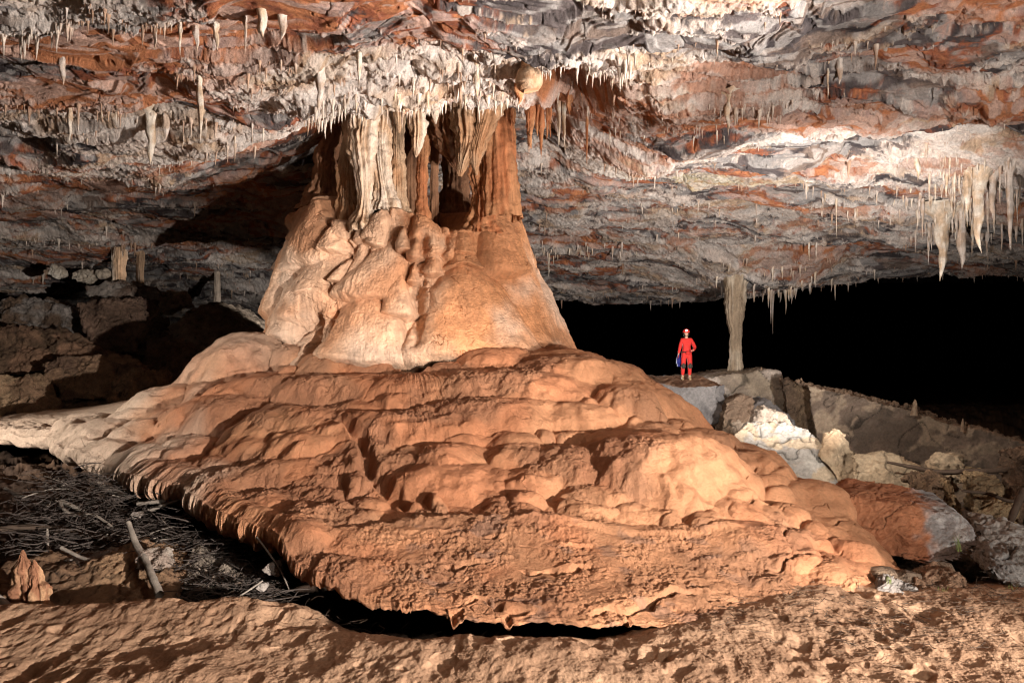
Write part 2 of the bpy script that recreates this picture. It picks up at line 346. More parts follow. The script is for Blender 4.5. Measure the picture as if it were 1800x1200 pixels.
# outline: x, Y, lip z, skirt height
OUT = np.array([(.12, 8.75, -3.0, .1), (.86, 8.6, -3.03, .1), (1.9, 8.9, -3.05, .12), (3.0, 9.4, -3.03, .12), (4.06, 9.8, -3.0, .15), (5.25, 10.65, -2.95, .2),
 (5.5, 12, -2.75, .4), (5.3, 14, -2.5, .5), (4.6, 17, -2.3, .6), (3.6, 20, -2, .6), (1.2, 24, -1.6, .6), (-3, 25.5, -1.4, .6), (-8, 23.5, -1.5, .5), (-12, 20.4, -1.75, .4),
 (-14.2, 18.4, -1.9, .25), (-11.2, 17.1, -1.72, .25), (-9.4, 16.2, -1.72, .35), (-7.15, 14.2, -1.95, .5), (-5.15, 12.6, -1.95, .6), (-3.65, 11.0, -2.2, .5),
 (-2.68, 10.0, -2.5, .35), (-2.25, 9.6, -2.6, .3), (-2.0, 9.3, -2.72, .22), (-1.27, 8.95, -2.88, .13), (-.63, 8.8, -2.96, .1)])
o_th = np.arctan2(OUT[:, 1]-C0[1], OUT[:, 0]-C0[0]); o_r = np.hypot(OUT[:, 0]-C0[0], OUT[:, 1]-C0[1])
k = np.argsort(o_th); o_th = o_th[k]; o_r = o_r[k]; o_z = OUT[k, 2]; o_b = OUT[k, 3]
def per(th, v):
    t3 = np.concatenate([o_th-2*np.pi, o_th, o_th+2*np.pi]); v3 = np.tile(v, 3)
    # periodic Catmull-Rom like smoothing
    a = np.interp(th, t3, v3); d = .02
    return .5*a+.25*(np.interp(th-d, t3, v3)+np.interp(th+d, t3, v3))
ctrl = [(735, 905, 11), (850, 910, 11), (1000, 905, 11), (1200, 910, 11.2), (1330, 875, 11.9), (600, 960, 10.4), (900, 1010, 9.7), (1200, 1010, 9.9), (1400, 985, 10.2),
 (560, 870, 12.2), (420, 800, 13.9), (480, 860, 12.5), (250, 755, 15.6), (120, 742, 17.2), (300, 690, 17.4), (420, 655, 17.2), (560, 645, 16.8), (700, 638, 16.8),
 (900, 622, 16.7), (1050, 628, 16.8), (1120, 670, 16.0), (1130, 690, 15.6), (900, 700, 14.9), (900, 655, 15.8), (700, 700, 14.9), (500, 715, 15), (1200, 758, 14.2), (1080, 715, 14.6), (1000, 775, 13.3), (700, 790, 13.1),
 (560, 780, 13.6), (1280, 830, 12.9), (1440, 925, 11.6), (1400, 870, 12.6), (850, 860, 12), (1100, 860, 12), (1000, 940, 10.6), (800, 960, 10.4), (1540, 975, 10.9)]
cp = np.array([P(*c) for c in ctrl]); cz = cp[:, 2]
extra = np.array([(-2.5, 20.5, .1), (-2.5, 24, -1), (-5.2, 20.5, -.2), (.4, 20.5, -.15), (2.4, 18.8, -.9), (3.3, 16.8, -1.7), (3.6, 15.4, -1.75), (4.5, 13.6, -2.1), (4.9, 12.6, -2.35), (-8.4, 19, -1.15), (-6.5, 21.5, -.8), (-11, 18.4, -1.6), (4.3, 18, -2.2)])
CP = np.vstack([cp[:, :2], extra[:, :2], OUT[:, :2]]); CZ = np.concatenate([cz, extra[:, 2], OUT[:, 2]])
def tpk(r2): return np.where(r2 > 1e-9, r2*np.log(r2+1e-12)*.5, 0)
n = len(CP); A = np.zeros((n+3, n+3)); D2 = ((CP[:, None]-CP[None])**2).sum(-1)
A[:n, :n] = tpk(D2)+np.eye(n)*.25; A[:n, n] = 1; A[:n, n+1:] = CP; A[n, :n] = 1; A[n+1:, :n] = CP.T
WT = np.linalg.solve(A, np.concatenate([CZ, [0, 0, 0]]))
def mbase(x, y):
    r = WT[n]+WT[n+1]*x+WT[n+2]*y
    for i in range(n): r = r+WT[i]*tpk((x-CP[i, 0])**2+(y-CP[i, 1])**2)
    return r
def hit_mound(px, py):
    Ys = np.linspace(8.5, 20, 500); x = (px-900)/F*Ys; pj = 600-F*mbase(x, Ys)/Ys
    k = np.argmax(pj <= py); return x[k], Ys[k]
rnd = np.random.RandomState(11)
lobes = []           # x, y, top, r, drop, aspect
# lobes read off the photo: px, py of the brow, radius in m, lift
for px, py, r, up in [(830, 850, .5, .12), (770, 860, .45, .1), (880, 890, .35, .04), (1050, 890, .4, .04),
                      (900, 660, 1.5, .10), (1010, 640, 1.0, .12), (760, 665, 1.3, .05), (620, 665, 1.2, .03), (500, 665, 1.1, .02), (870, 715, 1.3, .14), (1000, 715, .9, .12), (1090, 700, .75, .3), (1180, 745, .6, .1),
                      (700, 735, 1.2, .08), (560, 725, 1.1, .06), (430, 700, 1.1, .04), (1080, 765, .8, .1), (900, 765, .9, .08),
                      (570, 840, .8, .08), (470, 870, .8, .05), (600, 900, .6, .05), (420, 790, .9, .06), (340, 770, .8, .05), (640, 905, .5, .06), (540, 905, .55, .04),
                      (1290, 865, .6, .12), (1385, 900, .5, .12), (1330, 930, .5, .06), (1440, 935, .45, .12), (1290, 800, .55, .12), (1340, 845, .5, .14), (1250, 905, .45, .08), (1400, 950, .4, .06), (1490, 965, .4, .1), (1310, 890, .4, .08), (640, 790, .7, .05), (500, 790, .8, .05)]:
    X_, Y_ = hit_mound(px, py); lobes.append((X_, Y_, float(mbase(X_, Y_))+up*.8+(.06 if r >= 1 else 0), r, .55*r+.18, 1.9 if r >= 1 else 1.1))
for l_ in [(2.35, 12.75, -1.47, 1.4, .9, 1.15), (.91, 12.9, -1.70, 1.0, .62, 1.1), (1.38, 12.1, -2.10, .7, .36, 1.2), (.45, 12.4, -1.95, .65, .4, 1.2), (-1.02, 12.95, -1.66, .95, .72, 1.05), (-1.78, 13.0, -1.80, .8, .6, 1.1),
           (-.35, 12.0, -2.2, .5, .35, 1.2), (3.3, 12.6, -1.93, .75, .65, 1.0), (1.9, 11.75, -2.2, .52, .4, 1.0), (2.7, 11.8, -2.2, .5, .4, 1.2), (.1, 13.2, -1.66, .8, .55, 1.1),
           (1.4, 16.75, -.22, .8, .95, 1.0), (-.2, 16.9, -.13, 1.2, .8, 1.2), (2.4, 16.0, -.50, .62, .9, 1.0), (3.0, 15.35, -1.15, .55, .75, 1.0), (3.25, 14.1, -1.52, .9, .6, 1.1), (4.0, 13.4, -1.86, .7, .5, 1.1)]: lobes.append(l_)
lobes.append((-6.05, 18.5, .22, 1.35, .75, 1.0)); lobes.append((-4.9, 17.9, -.05, .9, .6, 1.0))
for i in range(250):
    r_ = rnd.uniform(0, 1)**.55; t_ = rnd.uniform(-np.pi, .35)
    rr = per(t_, o_r)*r_; X_ = C0[0]+rr*math.cos(t_); Y_ = C0[1]+rr*math.sin(t_)
    pxx = 900+F*X_/Y_
    if Y_ < 10.9 and pxx > 700 and pxx < 1300: continue
    if pxx < 480 and i % 2: continue
    if 11.2 < Y_ < 13.6 and 670 < pxx < 1330 and i % 3: continue
    if Y_ > 13.6 and 520 < pxx < 1180 and i % 4: continue
    r0 = rnd.choice([.4, .6, .8, 1.1])*rnd.uniform(.8, 1.2)
    lobes.append((X_, Y_, float(mbase(X_, Y_))+rnd.uniform(-.04, .10)*r0, r0, .6*r0+.05, rnd.uniform(.85, 1.5)))
for i in range(130):
    px_, py_ = rnd.uniform(560, 1430), rnd.uniform(690, 905); X_, Y_ = hit_mound(px_, py_)
    if Y_ < 11.2: continue
    r0 = rnd.uniform(.18, .36); lobes.append((X_, Y_, float(mbase(X_, Y_))+rnd.uniform(.0, .12), r0, .7*r0, rnd.uniform(.9, 1.3)))
def mound_full(x, y, want=False):
    zb = mbase(x, y)
    wx = fbm2(x*.8, y*.8, 3, 203)*.22+fbm2(x*3.5, y*3.5, 2, 204)*.05; wy = fbm2(x*.8, y*.8, 3, 205)*.22+fbm2(x*3.5, y*3.5, 2, 206)*.05
    X = x+wx; Y = y+wy
    px = 900+F*x/y
    apron = (1-ss(10.7, 11.4, y+.25*fbm2(x*.7, y*.7, 2, 207)))*ss(560, 760, px)*(1-ss(1230, 1400, px))
    z = zb-.09
    for (a, b, top, r, dr, asp) in lobes:
        m = (np.abs(X-a) < 1.75*r*asp) & (np.abs(Y-b) < 1.75*r)
        if not m.any(): continue
        d = np.sqrt(((X[m]-a)/asp)**2+(Y[m]-b)**2)/r
        z[m] = np.maximum(z[m], top-dr*d**2.9)
    lob = z
    z = lob*(1-apron)+(zb+.03)*apron
    z = z+apron*(.05*fbm2(x*.6, y*.8, 2, 211))
    kk = z/.23+.7*fbm2(x*.6, y*.6, 3, 233); fk = kk-np.floor(kk)
    tm = (1-apron)*ss(-.3, .25, fbm2(x*.4+3, y*.4, 2, 234))*ss(300, 520, px)
    z = z+.23*(np.floor(kk)+ss(.5, 1, fk)-kk+.25)*.28*tm
    z = z+(1-ss(40, 200, px))*.05*fbm2(x*3, y*3, 4, 235)
    # pits and grit
    dirty = ss(-.1, .35, fbm2(x*.55+9, y*.7, 3, 215)+.5*blob(x, y, 640, 13.2, 1.2, 1.6)+.35*blob(x, y, 560, 15.3, 1.8, .8)-.4*ss(1050, 1250, px)*ss(11, 12, y)-.6*(1-ss(250, 420, px)))
    g1, g2, _ = wor2(x*13, y*11, 212); h1, h2, _ = wor2(x*27, y*25, 213)
    grit = np.clip(.28+apron*.7+dirty*.6+.25*(1-ss(10.6, 12.5, y)), 0, 1)
    z = z+grit*(.026*(.6-g1)+.016*(.6-h1))*ss(-.5, .3, pn2(x*2, y*2, 219)+.1)+.025*dirty*fbm2(x*5, y*5, 3, 214)
    tq = np.arctan2(y-C0[1], x-C0[0]); rq = np.hypot(x-C0[0], y-C0[1])
    z = z+.02*fbm2(x*1.3, y*1.3, 3, 216)+.010*fbm2(x*5, y*5, 4, 226)-(1-apron)*.022*np.abs(fbm2(tq*26, rq*.9, 3, 227))*ss(0, .3, pn2(x*.5, y*.5, 228)+.2)*ss(380, 560, px)
    ck = np.abs(fbm2(x*.8+5, y*1.1, 4, 229)); z = z-.035*(1-ss(0, .018, ck))*ss(-.1, .2, pn2(x*.6, y*.6, 230))
    # horizontal gour gaps following the contours
    ph = (zb+.10*fbm2(x*.8, y*.8, 3, 217)+.02*pn2(x*5, y*5, 2))*5.5; fr = ph-np.floor(ph)
    on = ss(.2, .36, fbm2(x*.9, y*2.2, 3, 218))*np.clip(apron+.6*ss(1200, 1350, px), 0, 1)
    z = z-.12*on*(1-ss(.0, .07, np.abs(fr-.5)))+.03*on*ss(.55, .62, fr)*(1-ss(.62, 1, fr))
    # front brow of the apron, ledges at 905-945
    z = z+.10*apron*ss(10.72, 10.85, y+.12*fbm2(x*.8, y*.8, 3, 221))*ss(880, 980, px)-.06*apron*ss(11.0, 11.1, y)
    # the long diagonal crevice
    a = P(590, 745, 14.3)[:2]; b = P(720, 895, 11.2)[:2]; ab = b-a; t = np.clip(((x-a[0])*ab[0]+(y-a[1])*ab[1])/(ab@ab), 0, 1)
    d = np.hypot(x+wx*.6-(a[0]+t*ab[0]), y+wy*.6-(a[1]+t*ab[1]))
    z = z-.22*(1-ss(.02, .16, d))*ss(0, .15, t)
    if not want: return z
    return z, apron, dirty, px
th = np.concatenate([np.linspace(-np.pi, -2.75, 260)[:-1], np.linspace(-2.75, -.35, 2100)[:-1], np.linspace(-.35, .6, 320)[:-1], np.linspace(.6, np.pi, 150)[:-1]])
s1 = 1-(np.linspace(1, 0, 760)**1.25)*.86       # .14 .. 1
nth = len(th); TH, S1 = np.meshgrid(th, s1); RO = per(TH, o_r)
RO = RO+.14*fbm2(TH*9, TH*0+3, 3, 231)+.03*fbm2(TH*60, TH*0, 3, 232)
x = (C0[0]+RO*S1*np.cos(TH)).ravel(); y = (C0[1]+RO*S1*np.sin(TH)).ravel()
z, apron, dirty, px = mound_full(x, y, True)
B = per(TH, o_b)
SH = S1.ravel(); Bf = B.ravel(); Rf = RO.ravel()
rd = (1-SH)*Rf                                   # distance to the edge: round it off
z = z-Bf*.35*(1-ss(0, .5, rd))**2
bands = [np.stack([x, y, z], 1)]
cols = []
lipz = z[-nth:]; thl = th; ro = RO[-1]; bb = B[-1]
flut = (np.abs(pn2(thl*60, thl*0+.3, 241))*.09+np.abs(pn2(thl*190, thl*0+.3, 242))*.05)*ss(.2, .4, bb)
nsk = 46
for k in range(1, nsk+1):
    t = k/nsk
    if t < .7:
        q_ = t/.7; down = bb*.65*q_*(1+.3*fbm2(thl*45, thl*0+q_, 3, 243)*q_); out = .10*np.sin(q_*np.pi*.75)-(flut*ss(0, .5, q_))*(bb/.5)-.12*q_**3*bb*2
    else:
        q_ = (t-.7)/.3; down = bb*.65*(1+.3*fbm2(thl*45, thl*0+1., 3, 243))+.05*np.sin(q_*3); out = .10*math.sin(np.pi*.75)-flut*(bb/.5)-.24*bb-q_*2.2
    r = ro+out
    bands.append(np.stack([C0[0]+r*np.cos(thl), C0[1]+r*np.sin(thl), lipz-down+.02*pn2(thl*90, thl*0+t*6, 244)], 1))
V = np.vstack(bands); nrow = len(s1)+nsk
x, y, z = V.T
px = 900+F*x/y; apr = np.concatenate([apron, np.tile(apron[-nth:], nsk)]); dr = np.concatenate([dirty, np.tile(dirty[-nth:], nsk)])
red = lin(.47, .19, .088); org = lin(.54, .25, .122); pale = lin(.58, .41, .29); brown = lin(.25, .12, .065); tan = lin(.44, .205, .10)
fn = fbm2(x*.6, y*.6, 4, 251)
cl = mixc(red, org, ss(-.4, .4, fn+.6*ss(900, 1150, px)-.2))
cl = mixc(cl, brown, dr*.55)
cl = mixc(cl, tan, apr*ss(-.5, .3, fbm2(x*1.1, y*1.1, 4, 252))*.7)
pm = ss(0, 1, (430-px)/200+.6*fbm2(x*.5+2, y*.5, 4, 253)-.2)
cl = mixc(cl, pale, pm)
cl = mixc(cl, pale, blob(x, y, 445, 18.5, 1.6, 1.3)*.85)
cl = mixc(cl, lin(.16, .11, .09), apr*ss(.3, .6, fbm2(x*1.7, y*2.4, 4, 254)+.5*blob(x, y, 1310, 10.3, .35, .3))*.4)
mesh_np('terrace_mound', V-OFF, gridq(nrow, nth, True), M_flow, cl, root)
root['x'] = 0; del root['x']

# ---------------------------------------------------------------- the cone of draped flowstone
CC = np.array([-2.5, 20.4])
# z, left half width, right half width
prof = np.array([(-1.0, 4.5, 4.25), (-.3, 3.98, 3.98), (.3, 3.75, 3.75), (1.46, 3.45, 3.3), (2.2, 3.3, 3.05), (2.9, 3.1, 2.85), (3.3, 2.95, 2.72), (3.7, 2.7, 2.62), (4.0, 2.45, 2.5), (4.3, 1.6, 2.0)])
def cone_r(th, z):
    l = np.interp(z, prof[:, 0], prof[:, 1]); r = np.interp(z, prof[:, 0], prof[:, 2])
    w_ = .5+.5*np.cos(th); h = l*(1-w_)+r*w_
    return h*(1-.16*np.abs(np.sin(th))**2)
def cpx(th, z):                              # world column point -> photo px/py
    r = cone_r(th, z); X = CC[0]+r*np.cos(th); Y = CC[1]+r*np.sin(th); return 900+F*X/Y, 600-F*z/Y
def cth(px, py):                             # photo px/py -> theta, z on the front face
    tt = np.linspace(-np.pi, 0, 400); best = None
    Y = 17.3
    for _ in range(6):
        z = (600-py)/F*Y; r = cone_r(tt, z); X = CC[0]+r*np.cos(tt); YY = CC[1]+r*np.sin(tt)
        k = np.argmin(np.abs(900+F*X/YY-px)); Y = YY[k]
    return tt[k], (600-py)/F*Y
top_px = [400, 512, 535, 566, 600, 640, 680, 715, 750, 790, 820, 850, 885, 905, 925, 1000]
top_py = [430, 410, 362, 330, 372, 385, 352, 352, 372, 395, 385, 362, 358, 372, 395, 395]
clobes = []   # apex and foot of each draped lobe
for px0, t0, px1, t1, hw, A_ in [(572, 334, 545, 470, 50, .40), (600, 392, 590, 445, 34, .46), (588, 425, 525, 575, 62, .40), (692, 422, 640, 530, 78, .47), (652, 505, 640, 642, 90, .66),
     (680, 345, 655, 430, 30, .40), (735, 362, 757, 455, 50, .42), (732, 406, 730, 458, 23, .56), (708, 400, 714, 445, 20, .5), (762, 436, 752, 486, 32, .42), (731, 460, 730, 505, 19, .42),
     (808, 398, 806, 455, 27, .42), (803, 428, 812, 476, 38, .48), (822, 455, 828, 640, 120, .78), (868, 356, 885, 490, 52, .52), (905, 395, 945, 640, 58, .36), (942, 470, 990, 640, 34, .32), (866, 540, 872, 640, 62, .90),
     (512, 500, 503, 600, 32, .34), (545, 592, 545, 650, 24, .35), (672, 392, 664, 436, 26, .42), (520, 400, 480, 560, 22, .3), (700, 470, 700, 560, 34, .5), (925, 530, 935, 640, 50, .5), (600, 345, 612, 430, 26, .3),
     (780, 375, 785, 420, 20, .35), (640, 360, 640, 430, 22, .32), (560, 470, 552, 520, 26, .42), (610, 455, 600, 500, 22, .4)]:
    ta, za = cth(px0, t0); tb, zb_ = cth(px1, t1)
    clobes.append((ta, tb, za, zb_, hw/F*17.6/3.2*(1.0+.9*abs(math.cos(tb))**3), A_))
for i in range(46):
    t_ = rnd.uniform(-np.pi*1.0, -.5); z1 = rnd.uniform(-.4, 3.0); h_ = rnd.uniform(.5, 1.5)
    clobes.append((t_, t_+rnd.uniform(-.06, .06), z1+h_, z1, rnd.uniform(.08, .2), rnd.uniform(.12, .3)))
thc = np.concatenate([np.linspace(-np.pi-.2, .2, 1500)[:-1], np.linspace(.2, np.pi-.2, 160)[:-1]])
zt = np.linspace(0, 1, 950)
TT, ZT = np.meshgrid(thc, zt)
tpx, _ = cpx(thc, 3.5+thc*0)
ztop = (600-np.interp(tpx, top_px, top_py))/F*(CC[1]+2.5*np.sin(thc))*np.where(np.sin(thc) < 0, 1, .85)
ztop = np.where(np.sin(thc) < 0, ztop, 3.4)+.10*pn2(thc*7, thc*0, 301)+.04*pn2(thc*22, thc*0, 302)
Z = -1.0+(ztop[None]+1.0)*ZT
th_ = (TT+.035*fbm2(TT*3.2, Z*1.3, 3, 303)).ravel(); zz = (Z+.08*fbm2(TT*4, Z*1.2, 3, 304)).ravel()
r0 = cone_r(TT.ravel(), Z.ravel())
bul = np.zeros_like(r0)-.02; cidx = np.zeros_like(r0)
for (t_, tb, za, zb_, hw, A_) in clobes:
    t = (za-zz)/(za-zb_); tc = t_+(tb-t_)*np.clip(t, 0, 1.2); m = (t > 0) & (t < 1.15) & (np.abs(th_-tc) < hw*1.3)
    if not m.any(): continue
    tt_ = t[m]; wv = hw*np.clip(tt_, 0.005, 1)**.5; da = np.clip(np.abs(th_[m]-tc[m])/wv, 0, 1.2)
    pr = np.clip(1-da**2.4, 0, 1)**.5*(.25+.75*np.clip(tt_, 0, 1)**.6)*(1-ss(.84, 1.14, tt_)*1.0)
    new = 1.15*A_*(pr*1.2-.2)
    up = new > bul[m]; idx = np.where(m)[0][up]
    bul[idx] = new[up]; cidx[idx] = (t_*13.7+za*7.1) % 1
zr = Z.ravel(); tr = TT.ravel()
r = r0+bul
for (xa, ya), (xb, yb), dp, wd in [((742, 425), (733, 600), .30, .035), ((560, 560), (556, 640), .3, .04), ((640, 380), (590, 500), .14, .02), ((800, 380), (775, 450), .16, .02)]:
    ta, za = cth(xa, ya); tb, zb_ = cth(xb, yb); q_ = np.clip((za-Z.ravel())/(za-zb_), 0, 1)
    r = r-dp*np.exp(-((TT.ravel()+.03*fbm2(TT.ravel()*3, Z.ravel()*2.5, 3, 333)-(ta+(tb-ta)*q_))/wd)**2)*ss(-.25, 0, za-Z.ravel())*ss(-.25, 0, Z.ravel()-zb_)
r = r+.05*fbm2(tr*4, zr*1.6, 3, 305)+.018*fbm2(tr*34, zr*2.2, 3, 306)*ss(-.2, .4, pn2(tr*4, zr*1.5, 312))-.016*np.abs(fbm2(tr*12, zr*4, 3, 307))+.009*fbm2(tr*60, zr*18, 4, 314, .65)
cr = np.abs(fbm2(tr*4.4, zr*1.9, 4, 308)); r = r-.06*(1-ss(0, .022, cr))*ss(-.2, .2, pn2(tr*2, zr, 313))
# rough undercut hollow at left
tA, zA = cth(555, 560); hol = np.exp(-((tr-tA)/.12)**2-((zr-zA)/.45)**2); r = r-.3*hol+.04*hol*pn2(tr*50, zr*4, 309)
# close the top: pull the last rows inwards
zf = np.repeat(zt, len(thc)); inn = 1-ss(.93, 1, zf)**2*.75
r = r*inn
V = np.stack([CC[0]+r*np.cos(tr), CC[1]+r*np.sin(tr), zr-.15*(1-inn)+.05*fbm2(tr*6, zf*30, 3, 310)*ss(.95, 1, zf)], 1)
cap = len(V); V = np.vstack([V, [[CC[0], CC[1], 3.3]]])
ppx = 900+F*V[:, 0]/V[:, 1]; ppy = 600-F*V[:, 2]/V[:, 1]
cA = lin(.56, .325, .195); cB = lin(.56, .25, .11); cCr = lin(.61, .43, .31); cD = lin(.46, .20, .09)
f = fbm2(np.append(tr, 0)*1.7, np.append(zr, 0)*.5, 4, 321)
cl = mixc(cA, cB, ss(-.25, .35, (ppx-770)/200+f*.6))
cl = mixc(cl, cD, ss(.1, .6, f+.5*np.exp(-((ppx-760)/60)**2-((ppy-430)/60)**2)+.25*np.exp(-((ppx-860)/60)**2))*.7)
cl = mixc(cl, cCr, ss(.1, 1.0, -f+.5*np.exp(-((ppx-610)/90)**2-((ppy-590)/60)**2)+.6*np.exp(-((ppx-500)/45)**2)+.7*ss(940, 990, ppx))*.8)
cl = mixc(cl, cl*.8, np.append((cidx > .6)*1., 0)*.5)
Q = gridq(len(zt), len(thc), True)
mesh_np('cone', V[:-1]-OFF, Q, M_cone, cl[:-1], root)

# ---------------------------------------------------------------- tubes: pillars, drapery, stalactites, logs
def tube(path, rad, nseg=24, flute=0, fl_n=7, lump=.0, seed=0, sq=1.0, ang=0., rings=None, lumpf=6., capr=True):
    path = np.array(path, float); rad = np.array(rad, float)
    n_ = rings or max(8, len(path)*6)
    t = np.linspace(0, 1, n_); tk = np.linspace(0, 1, len(path))
    def cr(v):
        return table(tk, [0, 1], np.stack([v, v], 1), t, t*0)
    c = np.stack([cr(path[:, i]) for i in range(3)], 1); r = np.maximum(cr(rad), .0015)
    T = np.gradient(c, axis=0); T /= np.linalg.norm(T, axis=1)[:, None]+1e-9
    a0 = np.array([1., 0, 0]) if abs(T[:, 0]).mean() < .8 else np.array([0, 1., 0])
    Nn = a0-T*(T@a0)[:, None]; Nn /= np.linalg.norm(Nn, axis=1)[:, None]; Bn = np.cross(T, Nn)
    a = np.linspace(0, 2*np.pi, nseg, endpoint=False)
    A, K = np.meshgrid(a, np.arange(n_))
    rr = r[K]
    if flute: rr = rr*(1+flute*(fbm2(np.cos(A)*fl_n*.35+seed*3.7+np.sin(A)*1.7, np.sin(A)*fl_n*.35+t[K]*1.6, 3, seed)))
    ca = np.cos(A); sa = np.sin(A)*sq
    c1 = ca*math.cos(ang)-sa*math.sin(ang); s1_ = ca*math.sin(ang)+sa*math.cos(ang)
    V = c[K]+(rr*c1)[..., None]*Nn[K]+(rr*s1_)[..., None]*Bn[K]
    V = V.reshape(-1, 3)
    if lump:
        d = V-c[K].reshape(-1, 3)
        V = V+d*(lump*fbm3(V*lumpf+seed*1.3, 3, seed))[:, None]
    Q = gridq(n_, nseg, True)
    if capr:
        V = np.vstack([V, c[:1], c[-1:]]); i0 = len(V)-2; j = np.arange(nseg); j2 = (j+1) % nseg
        Q = np.vstack([Q, np.stack([j*0+i0, j*0+i0, j2, j], 1)[:, [0, 2, 3, 3]][:, [0, 1, 2, 2]]*0+np.stack([j, j*0+i0, j2, j2], 1)*0+np.stack([j*0+i0, j2, j, j], 1)])if False else Q
        V = V[:-2]
    return V, Q
def fluted(name, px_path, rad_px, col, parent, nseg=90, flute=.28, fl_n=16, lump=.12, seed=1, sq=.8, m=None, top_z=None, lumpf=4, rings=120, off=None):
    path = np.array([P(*p) for p in px_path]); rad = [r/F*p[2] for r, p in zip(rad_px, px_path)]
    V, Q = tube(path, rad, nseg, flute, fl_n, lump, seed, sq, rings=rings, lumpf=lumpf)
    c = mixc(lin(*col[0]), lin(*col[1]), ss(-.3, .35, fbm3(V*np.array([1.6, 1.6, .5]), 4, seed)))
    o_ = off if off is not None else OFF
    return mesh_np(name, V-o_, Q, m or M_drip, c, parent)
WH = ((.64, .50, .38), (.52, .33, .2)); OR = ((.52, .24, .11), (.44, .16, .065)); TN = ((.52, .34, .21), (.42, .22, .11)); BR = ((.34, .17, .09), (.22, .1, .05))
pl = [
 ('pillar', [(590, 185, 19.6), (585, 240, 19.5), (576, 270, 19.5), (575, 310, 19.5), (572, 345, 19.6)], [20, 16, 22, 22, 26], BR, .25, 'dark brown bulging pillar in shadow'),
 ('pillar', [(632, 180, 19.0), (622, 240, 18.8), (614, 290, 18.7), (612, 340, 18.6), (612, 385, 18.5)], [14, 15, 17, 18, 20], TN, .4, 'slender ribbed tan pillar'),
 ('drapery', [(645, 170, 18.4), (642, 205, 18.2), (636, 250, 18.1), (640, 300, 18.0), (642, 350, 17.9), (640, 385, 17.9)], [20, 22, 24, 17, 11, 16], WH, .45, 'pale fluted curtain widest at its top'),
 ('drapery', [(672, 190, 18.5), (668, 235, 18.3), (668, 280, 18.2), (672, 318, 18.15), (676, 350, 18.1)], [10, 15, 18, 15, 16], WH, .5, 'white fluted curtain with sharp ribs'),
 ('pillar', [(700, 190, 18.9), (699, 255, 18.7), (698, 300, 18.6), (698, 350, 18.5), (698, 375, 18.4)], [8, 9, 15, 16, 18], TN, .35, None),
 ('pillar', [(745, 180, 19.2), (744, 260, 19.0), (742, 310, 18.8), (741, 350, 18.7), (741, 385, 18.6)], [12, 10, 10, 10, 12], OR, .2, 'thin orange pillar'),
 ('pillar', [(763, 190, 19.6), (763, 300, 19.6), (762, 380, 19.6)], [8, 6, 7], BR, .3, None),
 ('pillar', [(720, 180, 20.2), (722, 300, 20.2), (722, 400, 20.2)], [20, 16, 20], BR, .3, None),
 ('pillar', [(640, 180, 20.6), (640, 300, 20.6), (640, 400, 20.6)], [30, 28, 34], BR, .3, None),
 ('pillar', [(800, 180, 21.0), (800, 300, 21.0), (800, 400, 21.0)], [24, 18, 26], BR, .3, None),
 ('pillar', [(893, 165, 19.0), (886, 200, 18.8), (878, 240, 18.6), (878, 290, 18.5), (880, 335, 18.4), (882, 385, 18.3)], [10, 16, 27, 30, 31, 36], OR, .22, 'broad smooth orange pillar at the right'),
 ('drapery', [(850, 190, 18.9), (846, 250, 18.8), (848, 300, 18.7), (850, 350, 18.6), (850, 390, 18.5)], [14, 18, 20, 20, 22], OR, .35, None),
 ('drapery', [(790, 165, 18.9), (788, 210, 18.8), (792, 245, 18.8), (800, 275, 18.7), (806, 300, 18.7)], [26, 30, 26, 16, 3], BR, .5, 'ragged brown drapery hanging free'),
 ('drapery', [(828, 160, 18.4), (824, 200, 18.2), (826, 235, 18.1), (822, 262, 18.1), (812, 290, 18.0), (808, 310, 18.0)], [24, 26, 24, 18, 9, 3], TN, .5, 'lumpy tan drapery hanging free'),
 ('drapery', [(862, 165, 18.2), (856, 200, 18.1), (846, 235, 18.0), (838, 262, 18.0), (836, 285, 18.0), (838, 308, 18)], [18, 20, 16, 14, 9, 2], TN, .5, None),
 ('stalactite', [(734, 170, 18.1), (734, 205, 18.0), (735, 230, 18.0), (733, 255, 18.0), (731, 277, 18.0)], [12, 14, 13, 8, 1], WH, .45, 'white pointed stalactite in front of the pillars'),
 ('stalactite', [(765, 170, 18.0), (765, 195, 17.9), (766, 218, 17.9)], [10, 8, 1], WH, .4, None),
 ('stalactite', [(700, 180, 18.2), (701, 205, 18.1), (702, 235, 18.1)], [9, 7, 1], TN, .4, None),
]
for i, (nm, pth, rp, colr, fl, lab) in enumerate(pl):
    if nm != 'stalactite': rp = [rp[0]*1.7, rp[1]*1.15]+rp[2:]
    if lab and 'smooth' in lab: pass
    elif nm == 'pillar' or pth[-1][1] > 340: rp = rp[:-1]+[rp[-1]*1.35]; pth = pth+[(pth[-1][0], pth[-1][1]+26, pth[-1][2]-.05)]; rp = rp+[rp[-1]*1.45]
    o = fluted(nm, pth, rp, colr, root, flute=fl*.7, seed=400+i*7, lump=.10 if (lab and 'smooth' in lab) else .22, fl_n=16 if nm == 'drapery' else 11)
    if lab: o['label'] = lab

